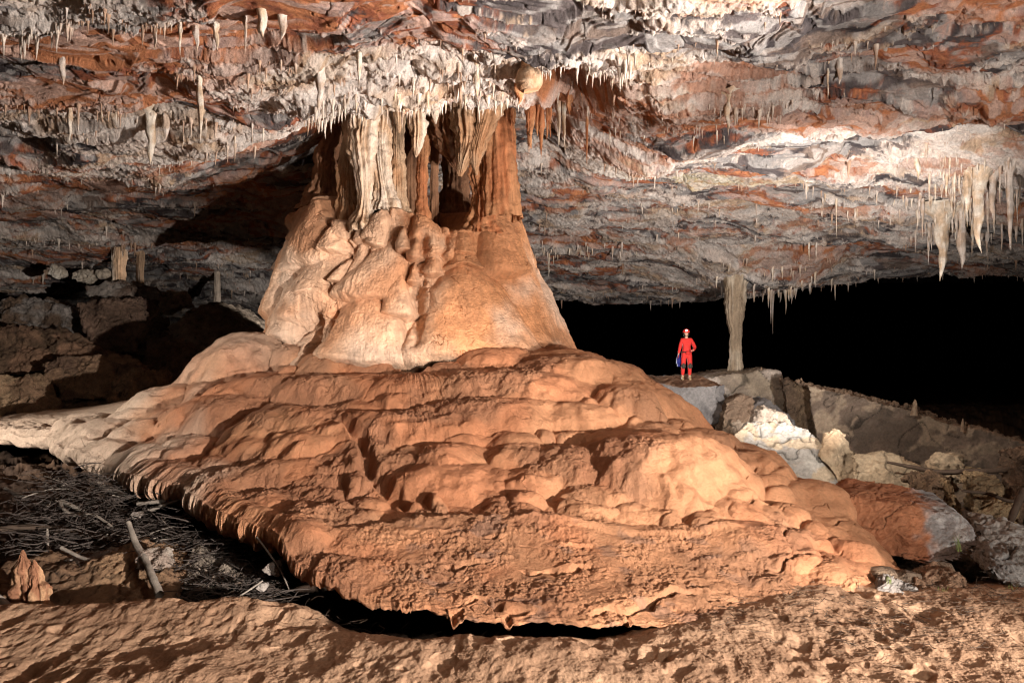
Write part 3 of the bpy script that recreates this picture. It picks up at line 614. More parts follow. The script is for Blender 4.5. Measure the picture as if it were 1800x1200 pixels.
# ---------------------------------------------------------------- stalactites on the ceiling
def stal_mesh(L_, r_, seed, big):
    n_ = 26 if big else 7; sg = 16 if big else 6
    rr = np.random.RandomState(seed)
    k = 6 if big else 4; t = np.linspace(0, 1, k)
    rad = r_*(1-t)**rr.uniform(.55, .9)*rr.uniform(.75, 1.2, k); rad[-1] = .002; rad[0] = r_*(2.8 if big else 1.5); up = .3 if big else .12
    pth = np.stack([rr.uniform(-1, 1, k)*r_*.3*t, rr.uniform(-1, 1, k)*r_*.3*t, up-(L_+up)*t], 1)
    return tube(pth, rad, sg, .35, 6, .25 if big else .15, seed, rings=n_, lumpf=3./max(r_*4, .05))
WHITES = [((.66, .56, .45), (.54, .38, .25)), ((.6, .5, .42), (.46, .33, .24))]
# individual ones: photo px, py of the root, py of the tip, width px, label
named = [
 (1656, 375, 494, 30, 'thickest cream stalactite with a thin tip, hanging lowest at the right'),
 (1690, 372, 474, 18, 'long narrow stalactite just right of the thickest low hanging one'),
 (1722, 300, 445, 26, 'long white stalactite with a fat upper half in the right hand curtain'),
 (1775, 290, 440, 12, 'thin long stalactite at the right edge of the picture'),
 (1700, 300, 380, 22, 'white fluted stalactite high in the right hand curtain'),
 (1745, 310, 400, 20, 'stout pale stalactite in the middle of the right hand curtain'),
 (1612, 278, 318, 14, 'short white double tipped stalactite left of the right hand curtain'),
 (1628, 252, 290, 6, 'thin isolated stalactite above the right hand curtain'),
 (1422, 425, 458, 5, 'left one of a pair of thin stalactites above the narrow column'),
 (1435, 425, 462, 5, 'right one of a pair of thin stalactites above the narrow column'),
 (1280, 185, 228, 16, 'white fanned stalactite cluster among rust stained ceiling right of the great column'),
 (1292, 188, 222, 10, 'pointed tip beside the white fan on the rust stained ceiling'),
 (1455, 128, 172, 6, 'thin pale stalactite below a dark hollow in the upper right ceiling'),
 (1475, 110, 148, 16, 'broad cream tooth beside the dark hollow in the upper right ceiling'),
 (965, 445, 487, 5, 'thin long stalactite just right of the great column above the black void'),
 (1032, 255, 292, 6, 'slender stalactite below the orange arch right of the pillars'),
 (122, 190, 250, 12, 'pale blade shaped stalactite on the left ceiling'),
 (136, 195, 236, 9, 'smaller blade beside the pale one on the left ceiling'),
 (266, 205, 290, 18, 'knobbly long stalactite hanging from a white crusted ledge on the left'),
 (290, 205, 248, 18, 'short fluted curtain beside the knobbly stalactite on the left'),
 (352, 140, 250, 14, 'long ragged stalactite under a dark recess at left'),
 (562, 128, 203, 18, 'broad white leaning blade at the left end of the crusted canopy'),
 (632, 96, 150, 12, 'hooked white stalactite on the upper edge of the crusted canopy'),
 (110, 105, 150, 12, 'small ragged stalactite pair on the upper left ceiling'),
 (317, 40, 98, 7, 'thin stalactite at the left end of the top row'),
 (345, 45, 92, 12, 'forked white stalactite in the top row'),
 (380, 40, 88, 12, 'stubby white stalactite in the middle of the top row'),
 (431, 30, 96, 9, 'longest thin stalactite in the top row'),
 (460, 20, 68, 22, 'fat white stalactite in the top row'),
 (497, 30, 71, 17, 'rounded end stalactite at the right of the top row'),
 (272, 50, 89, 10, 'small hanging tooth left of the top row'),
 (117, 12, 36, 8, 'small white stalactite in the upper left corner'),
 (413, 240, 260, 5, 'small thin stalactite left of the canopy shadow'),
 (443, 218, 259, 5, 'thin straight stalactite at the edge of the canopy shadow'),
 (912, 150, 185, 20, 'white crusted tooth above the broad orange pillar'),
 (803, 150, 182, 14, 'white crusted tooth in the middle of the canopy edge'),
 (838, 130, 176, 12, 'hooked tooth right of centre on the canopy edge'),
 (1010, 150, 215, 26, 'orange bulbous hanging mass under the right arch'),
 (940, 240, 312, 22, 'ragged orange red hanging drapery right of the pillars'),
 (960, 235, 290, 16, 'pale hanging drapery beside the ragged orange one'),
 (985, 230, 282, 14, 'third ragged drapery below the arch'),
 (930, 115, 165, 42, 'smooth cream striped bulb bulging from the canopy'),
]
rs2 = np.random.RandomState(31)
for i, (px_, p0, p1, wpx, lab) in enumerate(named):
    h = hit_ceiling(px_, p0, 10.5); Yd = h[1]
    if 880 < px_ < 1040 and p0 > 100 and p0 < 300: Yd = min(Yd, 17.6); h = np.array([(px_-900)/F*Yd, Yd, min(float(ceil_full(np.array([(px_-900)/F*Yd]), np.array([Yd]))[0]), 9)])
    ztip = (600-p1)/F*Yd; L_ = max(h[2]-ztip, .15); r_ = wpx*(1.5 if p0 < 60 else 1.15)/2/F*Yd
    V, Q = stal_mesh(L_, r_, 500+i, True)
    if 'drapery' in lab or 'mass' in lab:
        Vl, Ql = [], []; nv = 0
        for k in range(7):
            V, Q = stal_mesh(L_*rs2.uniform(.45, 1), r_*rs2.uniform(.4, .75), 560+i*9+k, True)
            Vl.append(V+np.array([rs2.uniform(-1.1, 1.1)*r_, rs2.uniform(-.6, .6)*r_, 0])); Ql.append(Q+nv); nv += len(V)
        V = np.vstack(Vl); Q = np.vstack(Ql); V = V*(1+.12*fbm3(V*9, 3, 61))[:, None]
    if 'bulb' in lab:
        zt_ = np.clip(-V[:, 2]/L_, 0, 1); rr_ = np.sqrt(np.clip(1-((zt_-.45)/.56)**2, 0.02, 1))
        a_ = np.arctan2(V[:, 1], V[:, 0]); V[:, 0] = np.cos(a_)*r_*rr_; V[:, 1] = np.sin(a_)*r_*rr_
        V[:, :2] *= (1+.05*np.cos(a_*11))[:, None]
    colr = OR if 'orange' in lab else TN if 'bulb' in lab else WHITES[i % 2]
    c = mixc(lin(*colr[0]), lin(*colr[1]), ss(-.3, .3, fbm3(V*4+i, 3, 9)))
    o = mesh_np('stalactite', V, Q, M_drip, c); o.location = h
    tag(o, lab, 'stalactite', 'stalactites on the cave ceiling')
# rows of smaller stalactites: px range, py range, number, length px, width px, kind word
rs = np.random.RandomState(77)
zones = [
 ((1600, 1850), (325, 415), 69, (22, 78), (4, 9), 'cream stalactite in the lower curtain at right edge'),
 ((1620, 1850), (270, 330), 59, (16, 60), (3, 8), 'pale stalactite in the upper curtain at right edge'),
 ((1400, 1640), (325, 375), 28, (12, 38), (3, 7), 'short stalactite leading to the right hand curtain'),
 ((1290, 1400), (500, 520), 22, (14, 45), (4, 7), 'stalactite at the head of the narrow column'),
 ((1250, 1480), (460, 505), 20, (10, 32), (3, 6), 'small stalactite above and around the narrow column'),
 ((1070, 1320), (195, 240), 18, (8, 30), (3, 6), 'small stalactite on rust stained ceiling'),
 ((940, 1130), (425, 450), 24, (8, 26), (3, 5), 'needle stalactite fringe right of the great column'),
 ((1150, 1330), (350, 420), 10, (8, 22), (3, 5), 'tiny stalactite on the brightly lit ceiling'),
 ((60, 480), (190, 260), 16, (8, 26), (3, 6), 'small stalactite on the left ceiling ledge'),
 ((560, 900), (165, 195), 24, (10, 30), (5, 11), 'crusted tooth along the lower edge of the canopy'),
]
ORD = 'first second third fourth fifth sixth seventh eighth ninth tenth eleventh twelfth thirteenth fourteenth fifteenth sixteenth seventeenth eighteenth nineteenth'.split()
TENS = {2: 'twent', 3: 'thirt', 4: 'fort', 5: 'fift', 6: 'sixt', 7: 'sevent'}
def ordinal(n):
    if n < 20: return ORD[n-1]
    return TENS[n//10]+'ieth' if n % 10 == 0 else TENS[n//10]+'y-'+ORD[n % 10-1]
for (xa, xb), (ya, yb), cnt, (la, lb), (wa, wb), lab in zones:
    for k, px_ in enumerate(np.sort(rs.uniform(xa, xb, cnt))):
        h = hit_ceiling(px_, rs.uniform(ya, yb), 10.5); Yd = h[1]
        L_ = (la+(lb-la)*rs.rand()**1.8)*(.55+.9*abs(float(pn2(np.array([px_*.035]), np.array([ya*1.]), 9)[0]))*2)/F*Yd; r_ = rs.uniform(wa, wb)/2/F*Yd
        key = rs.randint(10)
        V, Q = stal_mesh(L_, r_, 800+k*3+int(xa), lb > 50)
        c = mixc(lin(*WHITES[key % 2][0]), lin(*WHITES[key % 2][1]), ss(-.3, .3, fbm3(V*4+k, 2, 9)))
        o = mesh_np('stalactite', V, Q, M_drip, c); o.location = h
        tag(o, ordinal(k+1)+' from the left, '+lab, 'stalactite', lab.replace('stalactite', 'stalactites', 1).replace('tooth', 'teeth'))
# countless tiny straws and nubs on crusted rock: one object
Vs, Qs, Cs = [], [], []; nv = 0
protos = [stal_mesh(1, .16, 900+i, False) for i in range(8)]
N_ = 75000
uu = rs.uniform(-.68, .68, N_); ly = np.exp(rs.uniform(np.log(11), np.log(40), N_)); xx = uu*ly
z, crust, canopy, _, _, _ = ceil_full(xx, ly, True)
za = ceil_full(xx, ly+.25); zb2 = ceil_full(xx, ly-.25); zc = ceil_full(xx+.25, ly)
edge = ss(.0, .12, (za+zb2+zc)/3-z)
clus = ss(.05, .42, fbm2(xx*.55, ly*.8, 3, 95)+.55*canopy+.35*ss(24, 32, ly))
keep = rs.rand(N_) < clus*((.01+.9*edge)*(.06+.94*crust)*.75)
for X_, Y_, Z_, e in zip(xx[keep], ly[keep], z[keep], edge[keep]):
    V, Q = protos[rs.randint(8)]
    L_ = rs.uniform(.03, .09)+.32*rs.rand()**4*e; L_ *= .7+Y_/40
    V = V*np.array([L_*.6+.02, L_*.6+.02, L_]); V = V+np.array([X_, Y_, Z_])
    Vs.append(V); Qs.append(Q+nv); nv += len(V)
V = np.vstack(Vs); Q = np.vstack(Qs)
c = mixc(lin(.62, .5, .4), lin(.42, .26, .17), ss(-.2, .4, fbm3(V*.6, 3, 9)))
tag(mesh_np('stalactite_fringe', V, Q, M_drip, c), 'countless tiny pale stalactites and nubs covering the crusted ceiling', 'stalactites', kind='stuff')
print('tiny stalactites', len(Vs))

# ---------------------------------------------------------------- columns standing further off
def column(px_path, rad_px, colr, lab, seed, name='cave_column', **kw):
    b_ = P(*px_path[-1]); r_ = empty(name, b_) if False else None
    o = fluted(name, px_path, rad_px, colr, None, flute=.2, seed=seed, lump=.12, off=b_, **kw)
    o.location = b_; tag(o, lab, 'cave column'); return o
column([(1292, 440, 30.3), (1292, 478, 30.3), (1292, 510, 30.3), (1292, 535, 30.2), (1291, 560, 30.2), (1294, 585, 30.1), (1292, 600, 30.1), (1293, 625, 30.0), (1292, 664, 30.0)], [60, 26, 17.5, 16.5, 13.5, 10, 9.5, 10.5, 15],
       ((.50, .40, .29), (.36, .26, .17)), 'tall narrow tapering stone column on the tan block right of the caver', 601, sq=.9)
column([(210, 430, 31.4), (210, 452, 31.4), (209, 478, 31.4), (210, 508, 31.4)], [14, 12, 11, 13], WH, 'widest of the three pale columns far back at left', 602)
column([(247, 430, 31.8), (247, 455, 31.8), (246, 485, 31.8), (248, 515, 31.8)], [8, 7, 6, 7], WH, 'middle one of the three pale columns far back at left', 603)
column([(381, 455, 35), (381, 475, 35), (382, 510, 35), (381, 548, 35)], [6, 5, 5.5, 6], WH, 'thin pale column standing alone behind the leaning slab at left', 604)

# ---------------------------------------------------------------- rocks
def remesh(V, Fc, vs):
    me = bpy.data.meshes.new('tmp'); me.from_pydata([tuple(v) for v in V], [], Fc); me.update()
    bm = bmesh.new(); bm.from_mesh(me); bmesh.ops.recalc_face_normals(bm, faces=bm.faces); bm.to_mesh(me); bm.free()
    o = bpy.data.objects.new('tmp', me); sc.collection.objects.link(o)
    md = o.modifiers.new('r', 'REMESH'); md.mode = 'VOXEL'; md.voxel_size = vs
    dg = bpy.context.evaluated_depsgraph_get(); e = o.evaluated_get(dg); m2 = e.to_mesh()
    V2 = np.empty(len(m2.vertices)*3, np.float32); m2.vertices.foreach_get('co', V2)
    N2 = np.empty(len(m2.vertices)*3, np.float32); m2.vertices.foreach_get('normal', N2)
    m2.calc_loop_triangles()
    T = np.empty(len(m2.loop_triangles)*3, np.int32); m2.loop_triangles.foreach_get('vertices', T)
    e.to_mesh_clear(); bpy.data.objects.remove(o); bpy.data.meshes.remove(me)
    return V2.reshape(-1, 3), N2.reshape(-1, 3), T.reshape(-1, 3)
def block(name, poly, back, lab, cols, seed, amp=.12, freq=.7, fine=.045, vs=None, cat='boulder', mat_=None, crack=.04, shrink=.9, group=None, top=None, rust_=None, world=False, ffreq=6):
    """front polygon in photo pixels + distance, extruded along `back` (metres)"""
    f = np.array(poly, float) if world else np.array([P(*p) for p in poly]); c = f.mean(0); b = (f-c)*shrink+c+np.array(back, float)
    n_ = len(f); V = np.vstack([f, b]); Fc = [list(range(n_)), list(range(2*n_-1, n_-1, -1))]+[[i, n_+i, n_+(i+1) % n_, (i+1) % n_] for i in range(n_)]
    size = max(np.ptp(V[:, 0]), np.ptp(V[:, 1]), np.ptp(V[:, 2]))
    vs = vs or max(.022, size/95)
    V, N, T = remesh(V, Fc, vs)
    q = V+.5*np.stack([pn3(V*.6+i*9, seed) for i in range(3)], 1)
    d = amp*fbm3(q*freq, 3, seed)
    fa = fbm3(q*freq*1.6, 2, seed+3)*3; d = d+amp*.5*(np.floor(fa)+ss(.7, 1, fa-np.floor(fa))-fa)*.8
    d = d+fine*fbm3(V*ffreq, 4, seed+5)
    ck = np.abs(fbm3(q*freq*.9+4, 3, seed+7)); ckm = (1-ss(0, .035, ck)); d = d-crack*ckm
    V = V+N*d[:, None]
    a, bb_, *rest = cols
    cl = mixc(lin(*a), lin(*bb_), ss(-.3, .3, fbm3(q*.9, 4, seed+9)))
    if rest: cl = mixc(cl, lin(*rest[0]), ss(.12, .32, fbm3(q*1.3+8, 4, seed+11)))
    if top is not None: cl = mixc(cl, lin(*top), ss(.55, .85, N[:, 2]+.15*fbm3(V*3, 2, 5)))
    if rust_: wl = ss(rust_[0], rust_[1], V[:, 0]-.38*(V[:, 1]-11.5)+.3*fbm3(V*2.5, 4, 77)); cl = mixc(cl, mixc(lin(.42, .39, .36), lin(.26, .23, .21), ss(-.3, .3, fbm3(V*4, 3, 78))), wl)
    cl = cl*(1-.7*ckm[:, None])
    lo = V[:, 2].min(); org = np.array([V[:, 0].mean(), V[:, 1].mean(), lo])
    o = mesh_np(name, V-org, T, mat_ or M_rock, cl); o.location = org
    tag(o, lab, cat, group); return o
GREY = ((.30, .27, .25), (.20, .18, .17)); TAN = ((.38, .27, .18), (.27, .18, .12), (.5, .38, .28)); PALE = ((.43, .385, .33), (.32, .28, .24), (.46, .35, .24)); BRN = ((.22, .13, .08), (.13, .08, .05))
CRM = ((.42, .31, .2), (.33, .22, .13)); DGREY = ((.26, .19, .14), (.16, .12, .09), (.40, .30, .21))
block('boulder', [(1142, 672, 26.5), (1195, 680, 26.3), (1274, 676, 26), (1277, 715, 26), (1262, 742, 26), (1225, 752, 26), (1150, 756, 26.3)], (-.3, 2.6, .28), 'grey cracked block with a flat dirty top on which the caver stands', GREY, 701, amp=.07, fine=.02, top=(.3, .17, .1), shrink=.97)
block('boulder', [(1200, 672, 28.6), (1288, 657, 28.4), (1375, 652, 28), (1388, 690, 27.6), (1392, 745, 27.4), (1240, 770, 27.8)], (-.2, 3.4, .1), 'large tan block with white patches carrying the narrow column', ((.40, .31, .22), (.30, .23, .17), (.52, .42, .34)), 702, amp=.10, fine=.03)
block('boulder', [(1276, 705, 25.2), (1310, 692, 25.2), (1325, 705, 25), (1318, 760, 24.6), (1268, 765, 24.8)], (.1, 1.3, 0), 'small brown broken block wedged between the grey block and the tan one', TAN, 703)
block('boulder', [(1322, 712, 25), (1345, 702, 25), (1392, 730, 24.6), (1400, 775, 24), (1330, 775, 24.3)], (.1, 1.3, 0), 'dark grey wedge of rock below the large tan block', ((.2, .18, .17), (.14, .12, .11)), 704)
block('boulder', [(1383, 668, 26), (1412, 678, 26), (1450, 690, 25.5), (1440, 800, 25), (1385, 790, 25.4)], (.6, 2.2, -.1), 'shadowed brown rubble block between the tan block and the long slab', ((.26, .17, .1), (.17, .11, .07)), 705, amp=.22, freq=1.1, mat_=M_rough)
block('rock_slab', [(1420, 675, 25), (1500, 693, 24.2), (1600, 718, 23), (1700, 750, 22), (1850, 792, 20.6), (1980, 830, 19.5), (1980, 960, 19.2), (1800, 930, 20.2), (1650, 900, 21.4), (1530, 870, 22.4), (1440, 820, 23.6)], (.9, 2.6, .0),
      'very long leaning brown grey slab with cracked face and rubble on its top edge at right', DGREY, 706, amp=.12, fine=.04, cat='slab', vs=.05, top=(.3, .19, .12))
block('boulder', [(1288, 765, 18.9), (1312, 742, 19.2), (1375, 740, 19.3), (1420, 755, 19), (1455, 790, 18.5), (1490, 850, 18), (1470, 880, 17.8), (1380, 850, 18.1), (1300, 800, 18.5)], (.4, 1.6, -.1), 'white grey cracked block just behind the right slope of the orange mound', PALE, 707, amp=.05, crack=.05)
block('boulder', [(1326, 722, 19.8), (1345, 716, 19.6), (1380, 730, 19.6), (1395, 752, 19.4), (1325, 756, 19.4)], (.1, .7, 0), 'knobbly cream rubble heap on top of the white grey cracked block', ((.33, .26, .2), (.27, .19, .13)), 708, amp=.07, freq=2.0)
block('stalagmite', [(1440, 800, 18.3), (1452, 765, 18.4), (1468, 753, 18.5), (1488, 762, 18.5), (1497, 790, 18.4), (1545, 820, 18), (1520, 870, 17.6), (1478, 850, 17.8)], (.3, .9, -.1), 'cream rounded stalagmite boss with drip flutes beside the white cracked block', CRM, 709, amp=.12, cat='stalagmite', crack=.01)
block('boulder', [(1495, 800, 17.9), (1560, 800, 17.8), (1625, 825, 17.4), (1660, 870, 16.8), (1640, 905, 16.4), (1560, 890, 16.6), (1500, 880, 16.8)], (.6, 1.2, -.2), 'smooth tan flowstone covered rock sloping down to the right', CRM, 710, amp=.12, crack=.01)
block('boulder', [(1628, 815, 16.8), (1650, 800, 17), (1690, 805, 17), (1700, 850, 16.4), (1650, 850, 16.3)], (.3, .6, 0), 'pointed cream rock in front of the round shadow on the long slab', CRM, 711, amp=.1, freq=1.5)
block('boulder', [(1600, 850, 15.6), (1655, 838, 15.7), (1690, 870, 15.2), (1700, 930, 14.6), (1650, 925, 14.5), (1600, 890, 15)], (.3, .9, 0), 'rugged brown eroded rock under the dark roots, left of its pair', ((.36, .23, .12), (.2, .12, .07)), 712, amp=.2, freq=1.8, mat_=M_rough)
block('boulder', [(1700, 835, 15.4), (1745, 832, 15.4), (1785, 880, 14.8), (1780, 930, 14.2), (1720, 930, 14.2)], (.3, .9, 0), 'rugged brown eroded rock under the dark roots, right of its pair', ((.36, .24, .13), (.2, .13, .07)), 713, amp=.2, freq=1.8, mat_=M_rough)
block('boulder', [(1785, 800, 15.5), (1900, 780, 15.6), (1930, 940, 14.2), (1790, 930, 14.4)], (.3, 1.2, 0), 'dark rough rock cut off by the right edge of the photo', BRN, 714, amp=.2, freq=1.4, mat_=M_rough)
block('boulder', [(1440, 900, 12.3), (1500, 872, 12.6), (1600, 885, 12.3), (1690, 905, 11.9), (1712, 925, 11.7), (1722, 960, 11.4), (1690, 985, 11.2), (1640, 995, 11.3), (1600, 985, 11.6), (1520, 965, 12)], (.35, 1.3, .12), 'long toppled block with red earth on top and a white grey eroded end at right', ((.42, .17, .08), (.34, .13, .06)), 715, amp=.04, freq=1.1, fine=.02, vs=.02, crack=.02, rust_=(5.95, 6.25))
block('boulder', [(1726, 935, 12.4), (1800, 945, 12), (1880, 975, 11.6), (1860, 990, 11.5), (1730, 965, 12)], (.3, 1, .1), 'flat dark slab with a lit white upper rim at the right edge', ((.40, .36, .32), (.22, .17, .13)), 716, amp=.06)
block('boulder', [(1728, 1005, 10.6), (1752, 975, 10.8), (1800, 972, 10.8), (1880, 1000, 10.5), (1880, 1050, 10), (1790, 1040, 10.1)], (.2, .8, 0), 'angular pale grey rock by the sand at the right edge', ((.3, .27, .24), (.22, .19, .16)), 717, amp=.07, freq=1.5)
block('boulder', [(1536, 1050, 9.75), (1540, 1028, 9.9), (1562, 1020, 9.95), (1590, 1035, 9.9), (1622, 1052, 9.7), (1560, 1066, 9.6)], (.15, .35, 0), 'small pointed light grey rock at the foot of the mound', ((.34, .29, .25), (.25, .2, .17)), 718, amp=.04, freq=3, vs=.014)
block('boulder', [(1595, 1030, 10.2), (1625, 1010, 10.4), (1690, 1015, 10.3), (1720, 1045, 10), (1660, 1055, 9.9), (1610, 1050, 10)], (.15, .5, 0), 'low brown ragged rock among litter right of the small grey one', ((.3, .17, .1), (.2, .11, .06)), 719, amp=.1, freq=2.5, mat_=M_rough)

# small stalagmites on the long slab
for k, (px_, pt, pb, Yd, wpx, lab) in enumerate([(1608, 702, 724, 22.6, 7, 'stubby stalagmite on the crest of the long slab'), (1692, 735, 752, 21.8, 4, 'thin stalagmite lower down the crest of the long slab'),
        (1408, 664, 682, 26.3, 4, 'tiny stalagmite on the rubble behind the tan block'), (1186, 661, 673, 28.4, 4, 'tiny white stalagmite on the block left of the caver'), (1338, 645, 655, 28.4, 3, 'tiny stalagmite on the top edge of the tan block')]):
    b_ = P(px_, pb+6, Yd); h_ = (pb+6-pt)/F*Yd; r_ = wpx/2/F*Yd*1.3
    V, Q = tube([(0, 0, 0), (0, 0, h_*.4), (.01, 0, h_*.8), (.01, 0, h_)], [r_*1.4, r_, r_*.8, .01], 14, .2, 5, .2, 40+k, rings=14)
    o = mesh_np('stalagmite', V, Q, M_drip, mixc(lin(.5, .36, .24), lin(.34, .22, .14), ss(-.3, .3, fbm3(V*9, 2, 3)))); o.location = b_
    tag(o, lab, 'stalagmite')

# dark boulders on the left
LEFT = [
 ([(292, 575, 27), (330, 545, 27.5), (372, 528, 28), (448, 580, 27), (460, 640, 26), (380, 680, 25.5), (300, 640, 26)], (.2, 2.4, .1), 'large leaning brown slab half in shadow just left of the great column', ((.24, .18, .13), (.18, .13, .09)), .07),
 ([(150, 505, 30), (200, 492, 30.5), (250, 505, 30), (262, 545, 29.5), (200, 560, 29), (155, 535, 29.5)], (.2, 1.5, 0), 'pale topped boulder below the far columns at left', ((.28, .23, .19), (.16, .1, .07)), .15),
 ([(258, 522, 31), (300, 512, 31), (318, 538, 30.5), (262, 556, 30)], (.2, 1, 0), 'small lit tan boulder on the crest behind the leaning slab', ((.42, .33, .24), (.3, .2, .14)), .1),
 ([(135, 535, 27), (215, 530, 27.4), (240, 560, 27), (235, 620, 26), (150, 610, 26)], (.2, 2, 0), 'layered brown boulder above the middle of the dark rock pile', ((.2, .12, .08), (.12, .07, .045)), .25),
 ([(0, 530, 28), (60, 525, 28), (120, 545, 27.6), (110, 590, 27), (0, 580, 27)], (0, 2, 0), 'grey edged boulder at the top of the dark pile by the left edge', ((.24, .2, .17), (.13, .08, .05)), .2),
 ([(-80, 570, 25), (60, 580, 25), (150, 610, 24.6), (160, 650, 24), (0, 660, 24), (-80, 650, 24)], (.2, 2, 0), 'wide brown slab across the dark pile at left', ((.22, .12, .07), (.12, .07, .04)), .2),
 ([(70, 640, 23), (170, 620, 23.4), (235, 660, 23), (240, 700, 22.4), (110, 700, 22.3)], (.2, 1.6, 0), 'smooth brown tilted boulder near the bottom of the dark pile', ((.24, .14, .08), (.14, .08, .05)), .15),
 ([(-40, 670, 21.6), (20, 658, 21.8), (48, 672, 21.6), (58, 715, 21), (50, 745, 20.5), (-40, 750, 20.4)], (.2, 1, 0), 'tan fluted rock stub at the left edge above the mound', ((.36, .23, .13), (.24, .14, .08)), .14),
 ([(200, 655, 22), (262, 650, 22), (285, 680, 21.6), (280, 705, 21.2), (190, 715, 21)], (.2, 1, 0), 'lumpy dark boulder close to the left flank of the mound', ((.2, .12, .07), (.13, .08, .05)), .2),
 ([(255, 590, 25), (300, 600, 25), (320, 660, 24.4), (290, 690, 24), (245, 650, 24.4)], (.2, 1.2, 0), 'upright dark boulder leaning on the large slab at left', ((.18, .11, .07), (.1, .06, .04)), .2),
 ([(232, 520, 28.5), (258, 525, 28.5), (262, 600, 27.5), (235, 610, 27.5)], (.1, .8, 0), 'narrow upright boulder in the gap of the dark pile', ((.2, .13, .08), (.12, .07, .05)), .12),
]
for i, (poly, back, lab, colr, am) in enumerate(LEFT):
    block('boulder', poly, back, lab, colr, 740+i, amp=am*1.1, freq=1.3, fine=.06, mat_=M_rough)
for i, (px_, py_, Yd, s) in enumerate([(98, 478, 30.5, 26), (140, 484, 31, 34), (178, 478, 31.2, 16)]):
    c_ = P(px_, py_, Yd); r_ = s/F*Yd*.55
    block('flowstone_boss', [tuple(c_+np.array([math.cos(a)*r_, 0, math.sin(a)*r_*.7])) for a in np.linspace(0, 2*np.pi, 8)[:-1]], (0, r_*1.4, 0),
          ['left white flowstone lump glowing in the dark far left', 'middle and largest white flowstone lump in the dark far left', 'right white flowstone lump in the dark far left'][i], ((.6, .52, .42), (.4, .32, .24)), 770+i, amp=.2, freq=1.2, world=True, cat='flowstone')

# ---------------------------------------------------------------- the pit at lower left: rocks, logs, sticks
block('boulder', [(-60, 1085, 10.0), (-40, 1010, 10.6), (90, 1005, 10.7), (180, 985, 10.9), (275, 990, 10.9), (300, 1040, 10.4), (280, 1085, 10)], (.1, 1.0, .05), 'broad brown rock ledge behind the stalagmite at lower left', ((.26, .15, .08), (.18, .1, .055)), 781, amp=.1, freq=1.3)
block('boulder', [(232, 985, 10.75), (250, 970, 10.8), (285, 972, 10.8), (290, 1000, 10.6), (240, 1003, 10.6)], (.05, .3, 0), 'small pale rock beside the leaning log', ((.42, .34, .27), (.3, .22, .17)), 782, amp=.05, freq=4, vs=.015)
block('boulder', [(110, 985, 11.2), (160, 978, 11.2), (200, 985, 11.1), (190, 1000, 11), (110, 1002, 11)], (.05, .5, 0), 'flat grey stone on the brown ledge', ((.36, .29, .23), (.26, .2, .16)), 783, amp=.05, freq=3, vs=.02)
block('rock_slab', [(305, 942, 12.6), (330, 948, 12.3), (420, 990, 11.2), (470, 1015, 10.9), (455, 1030, 10.8), (400, 1005, 11.1), (340, 965, 12)], (.2, .8, .02), 'narrow pale grey slab lying in the black hollow', ((.32, .27, .23), (.24, .2, .17)), 784, amp=.05, cat='slab', vs=.03)
block('boulder', [(285, 1000, 11.2), (340, 980, 11.3), (400, 985, 11.2), (420, 1030, 10.8), (350, 1040, 10.7), (290, 1030, 10.9)], (.1, .8, 0), 'low rough boulder below the pale slab in the hollow', ((.26, .2, .15), (.16, .11, .08)), 785, amp=.14, freq=1.8, mat_=M_rough)
for i, (px_, py_, Yd, s, lab) in enumerate([(480, 1000, 10.3, 20, 'largest angular grey stone under the corner of the mound'), (505, 985, 10.4, 12, 'middle angular grey stone tucked under the mound corner'), (460, 1032, 10.1, 11, 'small grey stone at the edge of the sand'),
        (562, 1000, 9.9, 10, 'pale stone just under the mound lip'), (330, 905, 12.6, 16, 'flat broken stone among the driftwood'), (385, 915, 12.2, 14, 'light flat stone in front of the fluted mound edge'), (400, 950, 11.6, 11, 'thin stone chip in the hollow'), (236, 905, 12.4, 12, 'small pale stone above the leaning log')]):
    c_ = P(px_, py_, Yd); r_ = s/F*Yd; rr = np.random.RandomState(i+3)
    block('stone', [tuple(c_+np.array([math.cos(a)*r_*rr.uniform(.7, 1.2), rr.uniform(-.03, .03), math.sin(a)*r_*.7*rr.uniform(.7, 1.2)])) for a in np.linspace(0, 2*np.pi, 7)[:-1]], (0.02, r_*1.2, 0), lab, ((.40, .33, .28), (.28, .22, .18)), 790+i, amp=r_*.25, freq=6, vs=r_/9, fine=.01, world=True, crack=0, cat='stone')
# twin pointed stalagmite in the lower left corner
st = empty('stalagmite', P(45, 1080, 9.9)); tag(st, 'pointed wet looking brown stalagmite with two peaks at the lower left', 'stalagmite')
for k, (pts, rp) in enumerate([([(48, 1090, 9.85), (45, 1040, 9.9), (42, 1000, 9.9), (40, 966, 9.9)], [34, 28, 16, 1.5]), ([(72, 1090, 9.8), (70, 1045, 9.8), (64, 1010, 9.85), (60, 983, 9.85)], [26, 20, 10, 1.5])]):
    path = np.array([P(*p) for p in pts]); rad = [r/F*9.9 for r in rp]
    V, Q = tube(path, rad, 90, .3, 9, .55, 820+k, .7, rings=110, lumpf=5)
    mesh_np('peak', V-np.array(st.location), Q, M_cone, mixc(lin(.42, .23, .12), lin(.28, .12, .06), ss(-.3, .3, fbm3(V*np.array([6, 6, 1.]), 3, 4))), st)

